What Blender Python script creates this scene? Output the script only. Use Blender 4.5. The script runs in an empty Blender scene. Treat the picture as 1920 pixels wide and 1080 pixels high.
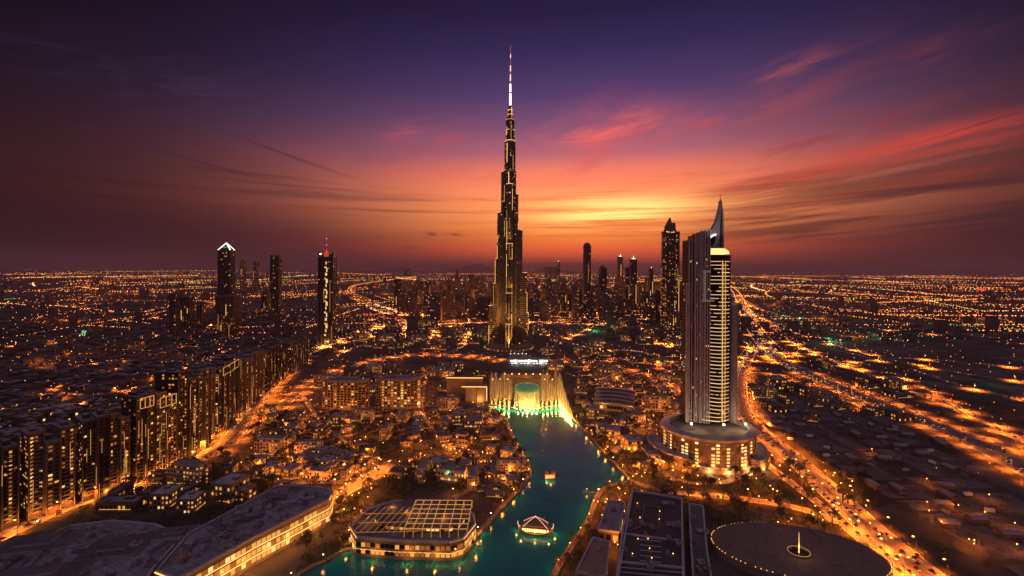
import bpy, bmesh, math, random
from mathutils import Vector, Matrix
random.seed(7)
R = math.radians
scene = bpy.context.scene
COL = scene.collection

# ------------------------------------------------------------ camera
FPX, CX, CY, CAMH = 800.0, 960.0, 505.0, 213.0      # lens in photo pixels, horizon point, eye height in metres
ROLL = 11.0 / 1920.0
cd = bpy.data.cameras.new("camera"); cam = bpy.data.objects.new("camera", cd); COL.objects.link(cam)
cd.sensor_width = 36.0; cd.lens = 36.0 * FPX / 1920.0
cd.shift_y = -(540.0 - CY) / 1920.0
cd.clip_start = 1.0; cd.clip_end = 250000.0
ca, sa = math.cos(ROLL), math.sin(ROLL)
cam.matrix_world = Matrix(((ca, -sa, 0, 0), (0, 0, -1, 0), (sa, ca, 0, CAMH), (0, 0, 0, 1)))
scene.camera = cam
# ------------------------------------------------------------ exposure, render settings
scene.view_settings.view_transform = 'Standard'; scene.view_settings.look = 'None'
scene.view_settings.exposure = 0.0; scene.view_settings.gamma = 1.0
cy = scene.cycles
cy.use_denoising = True; cy.use_light_tree = True
cy.max_bounces = 5; cy.diffuse_bounces = 2; cy.glossy_bounces = 3; cy.transmission_bounces = 3
cy.transparent_max_bounces = 24; cy.volume_bounces = 0
cy.sample_clamp_indirect = 1.5; cy.sample_clamp_direct = 0.0
cy.caustics_reflective = False; cy.caustics_refractive = False

def lin(c, k=1.0):
    f = lambda v: (v / 255 / 12.92) if v / 255 <= 0.04045 else ((v / 255 + 0.055) / 1.055) ** 2.4
    return (f(c[0]) * k, f(c[1]) * k, f(c[2]) * k, 1.0)

HAZE = 5.5e-5
# ------------------------------------------------------------ world: dusk sky by view direction
AZ_SUN = math.atan2(1120 - CX, FPX)
class NT:
    def __init__(s, tree): s.t = tree; s.t.nodes.clear()
    def n(s, typ, **kw):
        x = s.t.nodes.new(typ)
        for k, v in kw.items(): setattr(x, k, v)
        return x
    def put(s, sock, v):
        if isinstance(v, bpy.types.NodeSocket): s.t.links.new(v, sock)
        elif v is not None: sock.default_value = v
    def m(s, op, a, b=None, c=None):
        x = s.n('ShaderNodeMath', operation=op)
        for i, v in enumerate((a, b, c)):
            if v is not None: s.put(x.inputs[i], v)
        return x.outputs[0]
    def ss(s, v, a, b, lo=0.0, hi=1.0):                      # smoothstep
        x = s.n('ShaderNodeMapRange', interpolation_type='SMOOTHSTEP')
        s.put(x.inputs[0], v); x.inputs[1].default_value = a; x.inputs[2].default_value = b
        x.inputs[3].default_value = lo; x.inputs[4].default_value = hi
        return x.outputs[0]
    def gauss(s, v, c, w):
        d = s.m('DIVIDE', s.m('SUBTRACT', v, c), w)
        return s.m('EXPONENT', s.m('MULTIPLY', s.m('MULTIPLY', d, d), -1.0))
    def vec(s, x, y, z):
        c = s.n('ShaderNodeCombineXYZ'); s.put(c.inputs[0], x); s.put(c.inputs[1], y); s.put(c.inputs[2], z); return c.outputs[0]
    def noise(s, v, scale=1.0, detail=5.0, rough=0.55, dist=0.0):
        x = s.n('ShaderNodeTexNoise'); s.put(x.inputs['Vector'], v)
        x.inputs['Scale'].default_value = scale; x.inputs['Detail'].default_value = detail
        x.inputs['Roughness'].default_value = rough; x.inputs['Distortion'].default_value = dist
        return x.outputs[0]
    def mix(s, f, a, b, mode='MIX'):
        x = s.n('ShaderNodeMix', data_type='RGBA', blend_type=mode)
        s.put(x.inputs[0], f); s.put(x.inputs[6], a); s.put(x.inputs[7], b); return x.outputs[2]
    def ramp(s, f, stops, interp='B_SPLINE'):
        x = s.n('ShaderNodeValToRGB'); cr = x.color_ramp; cr.interpolation = interp
        while len(cr.elements) < len(stops): cr.elements.new(0.5)
        for e, (p, c) in zip(cr.elements, stops): e.position = p
        for e, (p, c) in zip(cr.elements, stops): e.position = p; e.color = c
        s.put(x.inputs[0], f); return x.outputs[0]

world = bpy.data.worlds.new("World"); scene.world = world; world.use_nodes = True
w = NT(world.node_tree)
tc = w.n('ShaderNodeTexCoord'); sep = w.n('ShaderNodeSeparateXYZ'); w.t.links.new(tc.outputs['Generated'], sep.inputs[0])
X, Y, Z = sep.outputs
deg = 180 / math.pi
el = w.m('MULTIPLY', w.m('ARCSINE', Z), deg)
az = w.m('MULTIPLY', w.m('ARCTAN2', X, Y), deg)
saz = w.m('SUBTRACT', az, AZ_SUN * deg)
tr = w.m('DIVIDE', w.m('ADD', el, 2.0), 42.0)
E = lambda stops, k: [((e + 2) / 42.0, lin(c, k)) for e, c in stops]
core = w.ramp(tr, E([(-2, (180, 72, 58)), (0.8, (214, 84, 58)), (2.6, (255, 102, 48)), (4.6, (255, 134, 48)), (6.6, (255, 152, 72)), (8.4, (255, 148, 84)),
                     (10.4, (255, 136, 90)), (12.6, (226, 114, 88)), (15, (162, 90, 100)), (18.5, (108, 68, 98)), (22, (70, 50, 90)), (26.5, (40, 34, 74)), (31, (24, 20, 50)), (40, (20, 18, 42))], 1.56), 'LINEAR')
side = w.ramp(tr, E([(-2, (50, 24, 38)), (1.5, (64, 30, 46)), (4.5, (94, 44, 58)), (7.5, (136, 66, 72)), (10, (128, 72, 80)), (13.5, (98, 64, 90)),
                     (17.5, (68, 54, 90)), (23, (42, 36, 72)), (29, (24, 21, 48)), (40, (14, 12, 28))], 1.0), 'LINEAR')
f1 = w.gauss(saz, -2.0, w.ss(el, 4.0, 16.0, 22.5, 31.0))
base = w.mix(f1, side, core)
# the sky darkens away from the sunset
dd = w.m('DIVIDE', saz, w.ss(saz, -5.0, 5.0, 46.0, 37.0)); d2 = w.m('MULTIPLY', dd, dd)
fall = w.m('ADD', 0.10, w.m('MULTIPLY', 0.90, w.m('EXPONENT', w.m('MULTIPLY', w.m('MULTIPLY', d2, d2), -1.0))))
base = w.mix(1.0, base, w.vec(fall, fall, fall), 'MULTIPLY')
# cloud deck coordinates (streaks run towards the sunset)
den = w.m('ADD', w.m('MAXIMUM', Z, 0.0), 0.03)
px_, py_ = w.m('DIVIDE', X, den), w.m('DIVIDE', Y, den)
ct = w.m('ADD', w.m('MULTIPLY', px_, 0.97), w.m('MULTIPLY', py_, 0.24))
cs = w.m('SUBTRACT', w.m('MULTIPLY', py_, 0.97), w.m('MULTIPLY', px_, 0.24))
wob = w.m('SUBTRACT', w.noise(w.vec(w.m('MULTIPLY', cs, 0.45), w.m('MULTIPLY', ct, 0.7), 3.0), 1.0, 4.0), 0.5)
ctw = w.m('ADD', ct, w.m('MULTIPLY', wob, 1.1))
hel = w.m('SUBTRACT', el, w.m('MULTIPLY', w.m('MULTIPLY', az, w.m('ABSOLUTE', az)), 0.006))
high = w.noise(w.vec(w.m('MULTIPLY', az, 0.075), w.m('MULTIPLY', hel, 0.24), 23.0), 1.3, 8.0, 0.64, 0.35)
wisp = w.m('MULTIPLY', w.ss(high, 0.50, 0.72), w.m('MULTIPLY', w.ss(el, 8.0, 15.0), w.ss(el, 30.0, 21.0)))
patch = w.m('MULTIPLY', w.ss(w.noise(w.vec(w.m('MULTIPLY', az, 0.05), w.m('MULTIPLY', el, 0.12), 41.0), 1.0, 2.0), 0.48, 0.60), w.ss(w.noise(w.vec(w.m('MULTIPLY', az, 0.3), w.m('MULTIPLY', hel, 0.9), 8.0), 1.0, 5.0, 0.65), 0.3, 0.62))
wisp = w.m('MULTIPLY', w.m('MULTIPLY', wisp, patch), 0.35)
wispc = w.ramp(tr, E([(6, (255, 150, 90)), (13, (240, 110, 96)), (18, (205, 88, 100)), (26, (96, 50, 74)), (34, (40, 26, 46))], 1.0), 'LINEAR')
base = w.mix(w.m('MULTIPLY', w.m('MULTIPLY', wisp, w.ss(el, 26.0, 16.0, 0.35, 0.85)), w.gauss(saz, 4.0, 26.0)), base, wispc)
fine = w.noise(w.vec(w.m('MULTIPLY', cs, 1.1), w.m('MULTIPLY', ctw, 5.0), 5.0), 1.0, 6.0, 0.6)
def streak(t0, wid, azlo, azhi, s0, s1, colr, amt):
    global base
    g = w.gauss(ctw, t0, wid)
    k = w.m('MULTIPLY', w.m('MULTIPLY', g, w.ss(fine, 0.28, 0.62)), w.m('MULTIPLY', w.ss(az, azlo, azhi), w.m('MULTIPLY', w.ss(cs, s0, s0 + 0.8), w.ss(cs, s1, s1 - 1.5))))
    base = w.mix(w.m('MULTIPLY', k, amt), base, colr)
streak(3.55, 0.34, 18, 28, 1.3, 7.5, lin((228, 74, 58)), 0.85)
streak(4.55, 0.22, 16, 26, 2.0, 7.5, lin((236, 84, 60)), 0.8)
streak(1.95, 0.20, 24, 32, 1.0, 3.4, lin((150, 74, 84)), 0.55)
streak(1.35, 0.26, 3, 8, 1.8, 4.6, lin((226, 98, 100)), 0.6)
# torn pink cloud patches higher up
tear = w.noise(w.vec(w.m('MULTIPLY', az, 0.16), w.m('ADD', w.m('MULTIPLY', el, 0.75), w.m('MULTIPLY', az, -0.12)), 13.0), 1.0, 8.0, 0.66, 0.5)
def torn(a0, e0, sa_, se_, slope, amt, colr):
    global base
    e1 = w.m('SUBTRACT', w.m('SUBTRACT', el, e0), w.m('MULTIPLY', w.m('SUBTRACT', az, a0), slope))
    k = w.m('MULTIPLY', w.m('MULTIPLY', w.gauss(az, a0, sa_), w.gauss(e1, 0.0, se_)), w.ss(tear, 0.40, 0.68))
    base = w.mix(w.m('MULTIPLY', k, amt), base, lin(colr))
torn(12.5, 17.6, 7.0, 1.5, 0.07, 1.0, (246, 112, 108)); torn(-11.5, 16.9, 5.0, 1.7, 0.05, 0.85, (190, 84, 104)); torn(32.5, 21.6, 4.5, 1.1, 0.12, 0.95, (150, 78, 88))
torn(42.0, 19.8, 5.5, 1.1, 0.15, 0.8, (104, 52, 64)); torn(27.0, 17.8, 6.0, 0.9, 0.10, 0.9, (196, 84, 92)); torn(4.0, 12.6, 9.0, 0.9, 0.0, 0.7, (255, 150, 96)); torn(22.0, 11.6, 8.0, 1.0, 0.10, 0.8, (255, 140, 84)); torn(-6.0, 12.4, 8.0, 1.2, -0.04, 0.6, (236, 118, 96)); torn(-20.0, 14.0, 9.0, 1.3, -0.06, 0.6, (134, 78, 98)); torn(36.0, 14.0, 9.0, 1.6, 0.16, 0.7, (150, 58, 62)); torn(-36.0, 18.0, 12.0, 2.2, -0.05, 0.5, (66, 48, 80))
# dark cloud bars low over the horizon
bars = w.noise(w.vec(w.m('MULTIPLY', az, 0.035), w.m('ADD', w.m('MULTIPLY', el, 0.62), w.m('MULTIPLY', az, -0.052)), 2.0), 1.0, 6.0, 0.55, 0.25)
barm = w.m('MULTIPLY', w.ss(bars, 0.40, 0.52), w.m('MULTIPLY', w.ss(el, 2.6, 4.2), w.ss(el, 12.5, 8.0)))
barm = w.m('MULTIPLY', barm, w.m('ADD', 0.16, w.m('MULTIPLY', 0.84, w.ss(az, 19.0, 31.0))))
base = w.mix(w.m('MULTIPLY', barm, 0.86), base, w.mix(w.ss(az, 20.0, 40.0), w.mix(w.ss(az, -28.0, -8.0), lin((34, 20, 28)), lin((120, 52, 50))), lin((46, 28, 38))))
# thin horizontal layers in the glow
lay = w.noise(w.vec(w.m('MULTIPLY', az, 0.03), w.m('MULTIPLY', el, 1.1), 7.0), 1.0, 5.0, 0.6, 0.3)
layk = w.m('MULTIPLY', w.ss(lay, 0.5, 0.68), w.m('MULTIPLY', w.ss(el, 3.0, 5.0), w.ss(el, 13.0, 9.5)))
base = w.mix(w.m('MULTIPLY', layk, 0.42), base, w.mix(w.gauss(saz, 0.0, 16.0), w.mix(w.ss(az, -36.0, -20.0), lin((34, 21, 30)), lin((110, 54, 60))), lin((240, 110, 58))))
# thin dark contrail-like bars left of the tower, small dark puffs
def puff(a0, e0, sa_, se_, slope, amt, colr=(84, 46, 66)):
    global base
    e1 = w.m('ADD', w.m('ADD', el, w.m('MULTIPLY', w.m('SUBTRACT', az, a0), slope)), w.m('MULTIPLY', w.m('SUBTRACT', fine, 0.5), se_ * 2.2))
    base = w.mix(w.m('MULTIPLY', w.m('MULTIPLY', w.gauss(az, a0, sa_), w.gauss(e1, e0, se_)), amt), base, lin(colr))
puff(-27.5, 13.1, 6.0, 0.17, 0.27, 0.5, (60, 40, 66)); puff(-38.0, 11.6, 8.0, 0.15, 0.17, 0.5, (52, 34, 54)); puff(-29, 7.5, 6.0, 0.16, 0.02, 0.5, (104, 50, 52))
puff(-10.7, 4.55, 0.75, 0.20, 0.1, 0.9, (110, 50, 48)); puff(-7.7, 4.6, 0.8, 0.18, 0.05, 0.85, (118, 50, 46)); puff(-13.4, 2.75, 1.2, 0.17, 0.0, 0.6, (96, 42, 48))
# pale yellow heart of the sunset
warm = w.m('MULTIPLY', w.gauss(saz, -1.0, 25.0), w.gauss(el, 7.6, 2.6))
base = w.mix(w.m('MULTIPLY', w.m('MULTIPLY', warm, 0.55), w.ss(lay, 0.70, 0.45)), base, lin((255, 138, 80), 1.5))
heart = w.m('MULTIPLY', w.gauss(saz, 2.5, 9.5), w.gauss(el, 7.3, 1.9))
base = w.mix(w.m('MULTIPLY', w.m('MULTIPLY', heart, 0.95), w.ss(lay, 0.66, 0.42)), base, lin((255, 208, 116), 2.3))
# dusk light from overhead and behind, outside the view
up = w.m('MAXIMUM', w.ss(el, 36.0, 62.0), w.m('MULTIPLY', w.ss(w.m('ABSOLUTE', saz), 75.0, 110.0), w.ss(el, 0.0, 30.0)))
base = w.mix(up, base, (0.155, 0.125, 0.185, 1.0))
nis = w.n('ShaderNodeTexSky', sky_type='NISHITA'); nis.sun_disc = False
nis.sun_elevation = R(1.0); nis.sun_rotation = AZ_SUN
bg1 = w.n('ShaderNodeBackground'); w.put(bg1.inputs[0], base); bg1.inputs[1].default_value = 1.0
bg2 = w.n('ShaderNodeBackground'); w.put(bg2.inputs[0], nis.outputs[0]); bg2.inputs[1].default_value = 0.0004
add = w.n('ShaderNodeAddShader'); wo = w.n('ShaderNodeOutputWorld')
w.t.links.new(bg1.outputs[0], add.inputs[0]); w.t.links.new(bg2.outputs[0], add.inputs[1]); w.t.links.new(add.outputs[0], wo.inputs[0])

# ------------------------------------------------------------ the last of the sun, at the horizon behind the tower
sl = bpy.data.lights.new("sun", 'SUN'); sl.energy = 0.25; sl.angle = R(4); sl.color = (1.0, 0.45, 0.2)
sun = bpy.data.objects.new("sun", sl); COL.objects.link(sun)
sd = Vector((math.sin(AZ_SUN) * math.cos(R(2.0)), math.cos(AZ_SUN) * math.cos(R(2.0)), math.sin(R(2.0))))
sun.rotation_euler = sd.to_track_quat('Z', 'Y').to_euler(); sun.location = (0, 0, 1500)

# ------------------------------------------------------------ pixel <-> place helpers
def ray(px, py):
    u, v = (px - CX) / FPX, (CY - py) / FPX
    return u * ca - v * sa, u * sa + v * ca              # x and z per metre of depth
def gp(px, py, z=0.0):                                   # the place at height z seen at a photo pixel
    dx, dz = ray(px, py); t = (z - CAMH) / dz
    return (dx * t, t)
def zat(px, py, d): return CAMH + ray(px, py)[1] * d
def xat(px, py, d): return ray(px, py)[0] * d

# ------------------------------------------------------------ materials
MATS = {}
def mat(name, col, rough=0.7, var=0.25, scale=0.15, metallic=0.0, emit=None, bump=0.0, spec=0.5, alpha=1.0, dark=None):
    if name in MATS: return MATS[name]
    m = bpy.data.materials.new(name); m.use_nodes = True; t = NT(m.node_tree)
    b = t.n('ShaderNodeBsdfPrincipled'); o = t.n('ShaderNodeOutputMaterial'); t.t.links.new(b.outputs[0], o.inputs[0])
    tcn = t.n('ShaderNodeTexCoord')
    c4 = (col[0], col[1], col[2], 1.0)
    if var > 0:
        nz = t.noise(tcn.outputs['Object'], scale, 6.0, 0.6)
        lo = dark if dark else tuple(c * (1 - var) for c in col)
        hi = tuple(min(1, c * (1 + var)) for c in col)
        t.put(b.inputs['Base Color'], t.ramp(nz, [(0.3, (*lo, 1)), (0.7, (*hi, 1))], 'LINEAR'))
        t.put(b.inputs['Roughness'], t.m('ADD', rough - 0.08, t.m('MULTIPLY', nz, 0.16)))
        if bump:
            bn = t.n('ShaderNodeBump'); bn.inputs['Strength'].default_value = bump; bn.inputs['Distance'].default_value = 0.5
            t.put(bn.inputs['Height'], nz); t.put(b.inputs['Normal'], bn.outputs[0])
    else:
        b.inputs['Base Color'].default_value = c4; b.inputs['Roughness'].default_value = rough
    b.inputs['Metallic'].default_value = metallic; b.inputs['Specular IOR Level'].default_value = spec
    b.inputs['Alpha'].default_value = alpha
    if emit:
        b.inputs['Emission Color'].default_value = (*emit[0], 1.0); b.inputs['Emission Strength'].default_value = emit[1]
        m.cycles.emission_sampling = 'NONE'
    MATS[name] = m
    return m
asphalt = mat('asphalt', (0.15, 0.13, 0.12), 0.6, 0.35, 0.05)
paving = mat('pale_paving', (0.16, 0.135, 0.12), 0.7, 0.25, 0.2)
roofm = mat('grey_roof', (0.30, 0.26, 0.28), 0.8, 0.45, 0.06)
roofd = mat('dark_roof', (0.13, 0.11, 0.12), 0.8, 0.4, 0.08)
roofp = mat('pale_roof', (0.46, 0.40, 0.42), 0.75, 0.3, 0.07)
stone = mat('brown_stone', (0.26, 0.19, 0.135), 0.75, 0.22, 0.12)
stoned = mat('dark_brown_stone', (0.15, 0.105, 0.08), 0.75, 0.25, 0.12)
cream = mat('cream_plaster', (0.42, 0.33, 0.25), 0.8, 0.2, 0.1)
darkclad = mat('dark_cladding', (0.045, 0.038, 0.042), 0.35, 0.25, 0.1, 0.3)
steel = mat('grey_steel', (0.34, 0.31, 0.33), 0.32, 0.2, 0.08, 0.75)
paleclad = mat('pale_metal_panel', (0.5, 0.46, 0.48), 0.35, 0.2, 0.12, 0.5)
polem = mat('lamp_pole_grey', (0.12, 0.11, 0.11), 0.5, 0.15, 2.0, 0.5)
wood = mat('brown_boat_wood', (0.2, 0.09, 0.04), 0.6, 0.3, 1.5)
white = mat('white_paint', (0.75, 0.72, 0.7), 0.5, 0.08, 0.5)
leaf = mat('dark_green_leaves', (0.045, 0.062, 0.022), 0.6, 0.5, 0.6)
leaf2 = mat('olive_leaves', (0.07, 0.068, 0.026), 0.6, 0.5, 0.6)
bark = mat('brown_bark', (0.09, 0.06, 0.04), 0.9, 0.3, 1.5)
hillm = mat('hill_rock', (0.12, 0.09, 0.08), 0.9, 0.3, 0.002)
glass = mat('dark_window_glass', (0.012, 0.011, 0.014), 0.12, 0.0, spec=0.6)
GOLD, AMB, WHT, RED = (1.0, 0.44, 0.09), (1.0, 0.30, 0.045), (1.0, 0.86, 0.62), (1.0, 0.10, 0.03)
w_gold = mat('window_lit_gold', (0.1, 0.06, 0.02), 0.4, 0.0, emit=(GOLD, 0.85))
w_amb = mat('window_lit_amber', (0.08, 0.04, 0.02), 0.4, 0.0, emit=(AMB, 0.32))
w_wht = mat('window_lit_warm_white', (0.1, 0.08, 0.06), 0.4, 0.0, emit=((1.0, 0.58, 0.2), 1.3))
s_gold = mat('strip_light_gold', (0.3, 0.2, 0.1), 0.4, 0.0, emit=((1.0, 0.50, 0.12), 2.2))
s_dim = mat('strip_light_dim_gold', (0.3, 0.2, 0.1), 0.4, 0.0, emit=((1.0, 0.44, 0.11), 0.8))
s_white = mat('strip_light_white', (0.5, 0.5, 0.5), 0.4, 0.0, emit=((1.0, 0.88, 0.74), 3.2))
s_red = mat('beacon_red', (0.3, 0.05, 0.02), 0.4, 0.0, emit=(RED, 5.0))
s_green = mat('lamp_green', (0.02, 0.2, 0.08), 0.4, 0.0, emit=((0.05, 0.9, 0.35), 1.2))
lampm = mat('street_lamp_lens', (0.4, 0.3, 0.2), 0.4, 0.0, emit=((1.0, 0.36, 0.07), 9.0))
lampw = mat('white_lamp_lens', (0.4, 0.4, 0.4), 0.4, 0.0, emit=((1.0, 0.76, 0.46), 10.0))
WIN = [glass, w_gold, w_amb, w_wht]

def node_mat(name):
    m = bpy.data.materials.new(name); m.use_nodes = True; t = NT(m.node_tree)
    b = t.n('ShaderNodeBsdfPrincipled'); o = t.n('ShaderNodeOutputMaterial'); t.t.links.new(b.outputs[0], o.inputs[0])
    tcn = t.n('ShaderNodeTexCoord'); MATS[name] = m
    return m, t, b, tcn.outputs['Object'], o
# earth: sandy lots, scrub, tarmac patches
ground_m, t, b, oc, _ = node_mat('city_ground')
big = t.noise(oc, 0.0035, 5.0, 0.6); mid = t.noise(oc, 0.03, 6.0, 0.65)
vo = t.n('ShaderNodeTexVoronoi', feature='F1'); vo.inputs['Scale'].default_value = 0.022; t.put(vo.inputs['Vector'], oc)
vb = t.n('ShaderNodeSeparateColor'); t.put(vb.inputs[0], vo.outputs['Color'])
c1 = t.mix(t.ss(big, 0.35, 0.65), (0.022, 0.02, 0.017, 1), (0.085, 0.066, 0.058, 1))
c2 = t.mix(t.m('MULTIPLY', t.ss(vb.outputs[0], 0.35, 0.75), 0.5), c1, (0.11, 0.088, 0.085, 1))
c3 = t.mix(t.ss(mid, 0.5, 0.68), c2, (0.018, 0.019, 0.012, 1))
t.put(b.inputs['Base Color'], c3); b.inputs['Roughness'].default_value = 0.9
def roof_panels(name, c1, c2, sc):
    m, t, b, oc, _ = node_mat(name)
    bk = t.n('ShaderNodeTexBrick'); bk.inputs['Scale'].default_value = sc; bk.inputs['Mortar Size'].default_value = .012; bk.inputs['Color1'].default_value = (*c1, 1); bk.inputs['Color2'].default_value = (*c2, 1); bk.inputs['Mortar'].default_value = (.05, .045, .05, 1); bk.inputs['Bias'].default_value = -.2
    bk.inputs['Brick Width'].default_value = .9; bk.inputs['Row Height'].default_value = .42
    mp = t.n('ShaderNodeMapping'); mp.inputs['Rotation'].default_value = (0, 0, R(28)); t.put(mp.inputs[0], oc); t.put(bk.inputs['Vector'], mp.outputs[0])
    st = t.noise(oc, .07, 7.0, .7, .6)
    t.put(b.inputs['Base Color'], t.mix(t.ss(st, .45, .68), bk.outputs[0], (.07, .06, .062, 1))); b.inputs['Roughness'].default_value = .7
    return m
hall_roof = roof_panels('seamed_grey_roof', (.34, .30, .33), (.25, .215, .24), .09)
hall_roof2 = roof_panels('seamed_dark_roof', (.06, .052, .06), (.04, .034, .04), .1)
# lake water: teal, with small wind ripples
water_m, t, b, oc, wout = node_mat('lake_water')
n1 = t.noise(oc, 0.16, 4.0, 0.6, 0.4); n2 = t.noise(oc, 0.012, 3.0, 0.5)
t.put(b.inputs['Base Color'], t.mix(t.ss(n2, 0.35, 0.65), (0.004, 0.15, 0.19, 1), (0.008, 0.25, 0.245, 1)))
b.inputs['Roughness'].default_value = 0.11; b.inputs['Specular IOR Level'].default_value = 0.5
bn = t.n('ShaderNodeBump'); n3 = t.noise(oc, 0.9, 3.0, 0.6); bn.inputs['Strength'].default_value = 0.34; bn.inputs['Distance'].default_value = 1.0
t.put(bn.inputs['Height'], t.m('ADD', n1, t.m('MULTIPLY', n3, 0.22))); t.put(b.inputs['Normal'], bn.outputs[0])
# fountain spray: white droplets, mostly see-through
def spray(name, op, col, scale):
    m = bpy.data.materials.new(name); m.use_nodes = True; t = NT(m.node_tree); o = t.n('ShaderNodeOutputMaterial')
    df = t.n('ShaderNodeBsdfDiffuse'); tl = t.n('ShaderNodeBsdfTranslucent'); ad = t.n('ShaderNodeMixShader'); ad.inputs[0].default_value = 0.5
    for x in (df, tl): x.inputs[0].default_value = (*col, 1)
    t.t.links.new(df.outputs[0], ad.inputs[1]); t.t.links.new(tl.outputs[0], ad.inputs[2])
    tp = t.n('ShaderNodeBsdfTransparent'); mx = t.n('ShaderNodeMixShader')
    tcn = t.n('ShaderNodeTexCoord'); mp = t.n('ShaderNodeMapping'); t.put(mp.inputs[0], tcn.outputs['Object']); mp.inputs['Scale'].default_value = (scale, scale, scale * 0.18)
    nz = t.noise(mp.outputs[0], 1.0, 4.0, 0.6)
    t.put(mx.inputs[0], t.m('MULTIPLY', t.ss(nz, 0.2, 0.75), op))
    t.t.links.new(tp.outputs[0], mx.inputs[1]); t.t.links.new(ad.outputs[0], mx.inputs[2]); t.t.links.new(mx.outputs[0], o.inputs[0])
    MATS[name] = m; return m
spray_core = spray('jet_water', 0.9, (0.85, 0.8, 0.72), 0.5)
spray_mist = spray('jet_mist', 0.42, (0.85, 0.78, 0.68), 0.2)
spray_green = spray('tinted_curtain_water', 0.6, (0.8, 0.85, 0.6), 0.4)  # yellow-green light on the curtain is put into its colour

# ------------------------------------------------------------ mesh builder
class MB:
    def __init__(s): s.v = []; s.f = []; s.m = []
    def quad(s, a, b, c, d, m=0):
        i = len(s.v); s.v += [a, b, c, d]; s.f.append((i, i + 1, i + 2, i + 3)); s.m.append(m)
    def tri(s, a, b, c, m=0):
        i = len(s.v); s.v += [a, b, c]; s.f.append((i, i + 1, i + 2)); s.m.append(m)
    def prism(s, poly, z0, z1, m=0, mt=None, poly1=None, bottom=False):   # counter-clockwise outline, optional other outline on top
        n = len(poly); q = poly1 or poly; i = len(s.v)
        s.v += [(p[0], p[1], z0) for p in poly] + [(p[0], p[1], z1) for p in q]
        for k in range(n):
            s.f.append((i + k, i + (k + 1) % n, i + n + (k + 1) % n, i + n + k)); s.m.append(m)
        s.f.append(tuple(range(i + n, i + 2 * n))); s.m.append(m if mt is None else mt)
        if bottom: s.f.append(tuple(range(i + n - 1, i - 1, -1))); s.m.append(m)
    def box(s, cx, cy_, z0, sx, sy, h, rz=0.0, m=0, mt=None, bottom=True):
        c, n = math.cos(rz), math.sin(rz)
        P = [(cx + x * c - y * n, cy_ + x * n + y * c) for x, y in ((-sx / 2, -sy / 2), (sx / 2, -sy / 2), (sx / 2, sy / 2), (-sx / 2, sy / 2))]
        s.prism(P, z0, z0 + h, m, mt, bottom=bottom)
    def bar(s, a, b, r, m=0, n=5, r1=None):
        a, b = Vector(a), Vector(b); d = (b - a).normalized()
        u = d.orthogonal().normalized(); w_ = d.cross(u); r1 = r if r1 is None else r1; i = len(s.v)
        for p, q in ((a, r), (b, r1)):
            for k in range(n):
                t_ = 2 * math.pi * k / n; s.v.append(tuple(p + (u * math.cos(t_) + w_ * math.sin(t_)) * q))
        for k in range(n):
            s.f.append((i + k, i + (k + 1) % n, i + n + (k + 1) % n, i + n + k)); s.m.append(m)
        s.f.append(tuple(range(i + n - 1, i - 1, -1))); s.m.append(m); s.f.append(tuple(range(i + n, i + 2 * n))); s.m.append(m)
    def path(s, pts, r, m=0, n=5):
        for a, b in zip(pts[:-1], pts[1:]): s.bar(a, b, r, m, n)
    def ball(s, c, r, m=0, n=8, k=5, sz=1.0):
        i = len(s.v)
        for a in range(1, k):
            ph = math.pi * a / k
            for b in range(n):
                th = 2 * math.pi * b / n
                s.v.append((c[0] + r * math.sin(ph) * math.cos(th), c[1] + r * math.sin(ph) * math.sin(th), c[2] + sz * r * math.cos(ph)))
        top, bot = len(s.v), len(s.v) + 1; s.v += [(c[0], c[1], c[2] + sz * r), (c[0], c[1], c[2] - sz * r)]
        for b in range(n):
            s.f.append((top, i + b, i + (b + 1) % n)); s.m.append(m)
            s.f.append((bot, i + (k - 2) * n + (b + 1) % n, i + (k - 2) * n + b)); s.m.append(m)
            for a in range(k - 2):
                s.f.append((i + a * n + b, i + (a + 1) * n + b, i + (a + 1) * n + (b + 1) % n, i + a * n + (b + 1) % n)); s.m.append(m)
    def octa(s, c, r, m=0):
        i = len(s.v); x, y, z = c
        s.v += [(x + r, y, z), (x, y + r, z), (x - r, y, z), (x, y - r, z), (x, y, z + r), (x, y, z - r)]
        for k in range(4):
            s.f.append((i + k, i + (k + 1) % 4, i + 4)); s.f.append((i + (k + 1) % 4, i + k, i + 5)); s.m += [m, m]
    def ribbon(s, pts, wid, z, m=0, off=0.0):
        L, Rr = offset(pts, off + wid / 2), offset(pts, off - wid / 2)
        for k in range(len(pts) - 1):
            s.quad((*Rr[k], z), (*Rr[k + 1], z), (*L[k + 1], z), (*L[k], z), m)
    def strip(s, pts, wid, z0, z1, m=0, off=0.0):        # raised kerb along a line
        L, Rr = offset(pts, off + wid / 2), offset(pts, off - wid / 2)
        for k in range(len(pts) - 1):
            s.quad((*Rr[k], z1), (*Rr[k + 1], z1), (*L[k + 1], z1), (*L[k], z1), m)
            s.quad((*Rr[k], z0), (*Rr[k + 1], z0), (*Rr[k + 1], z1), (*Rr[k], z1), m)
            s.quad((*L[k + 1], z0), (*L[k], z0), (*L[k], z1), (*L[k + 1], z1), m)
    def lathe(s, prof, n=16, m=0, cx=0, cy_=0, ex=1.0, ey=1.0):
        i = len(s.v)
        for r, z in prof:
            for k in range(n):
                th = 2 * math.pi * k / n; s.v.append((cx + r * ex * math.cos(th), cy_ + r * ey * math.sin(th), z))
        for a in range(len(prof) - 1):
            for k in range(n):
                s.f.append((i + a * n + k, i + a * n + (k + 1) % n, i + (a + 1) * n + (k + 1) % n, i + (a + 1) * n + k)); s.m.append(m)
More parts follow.
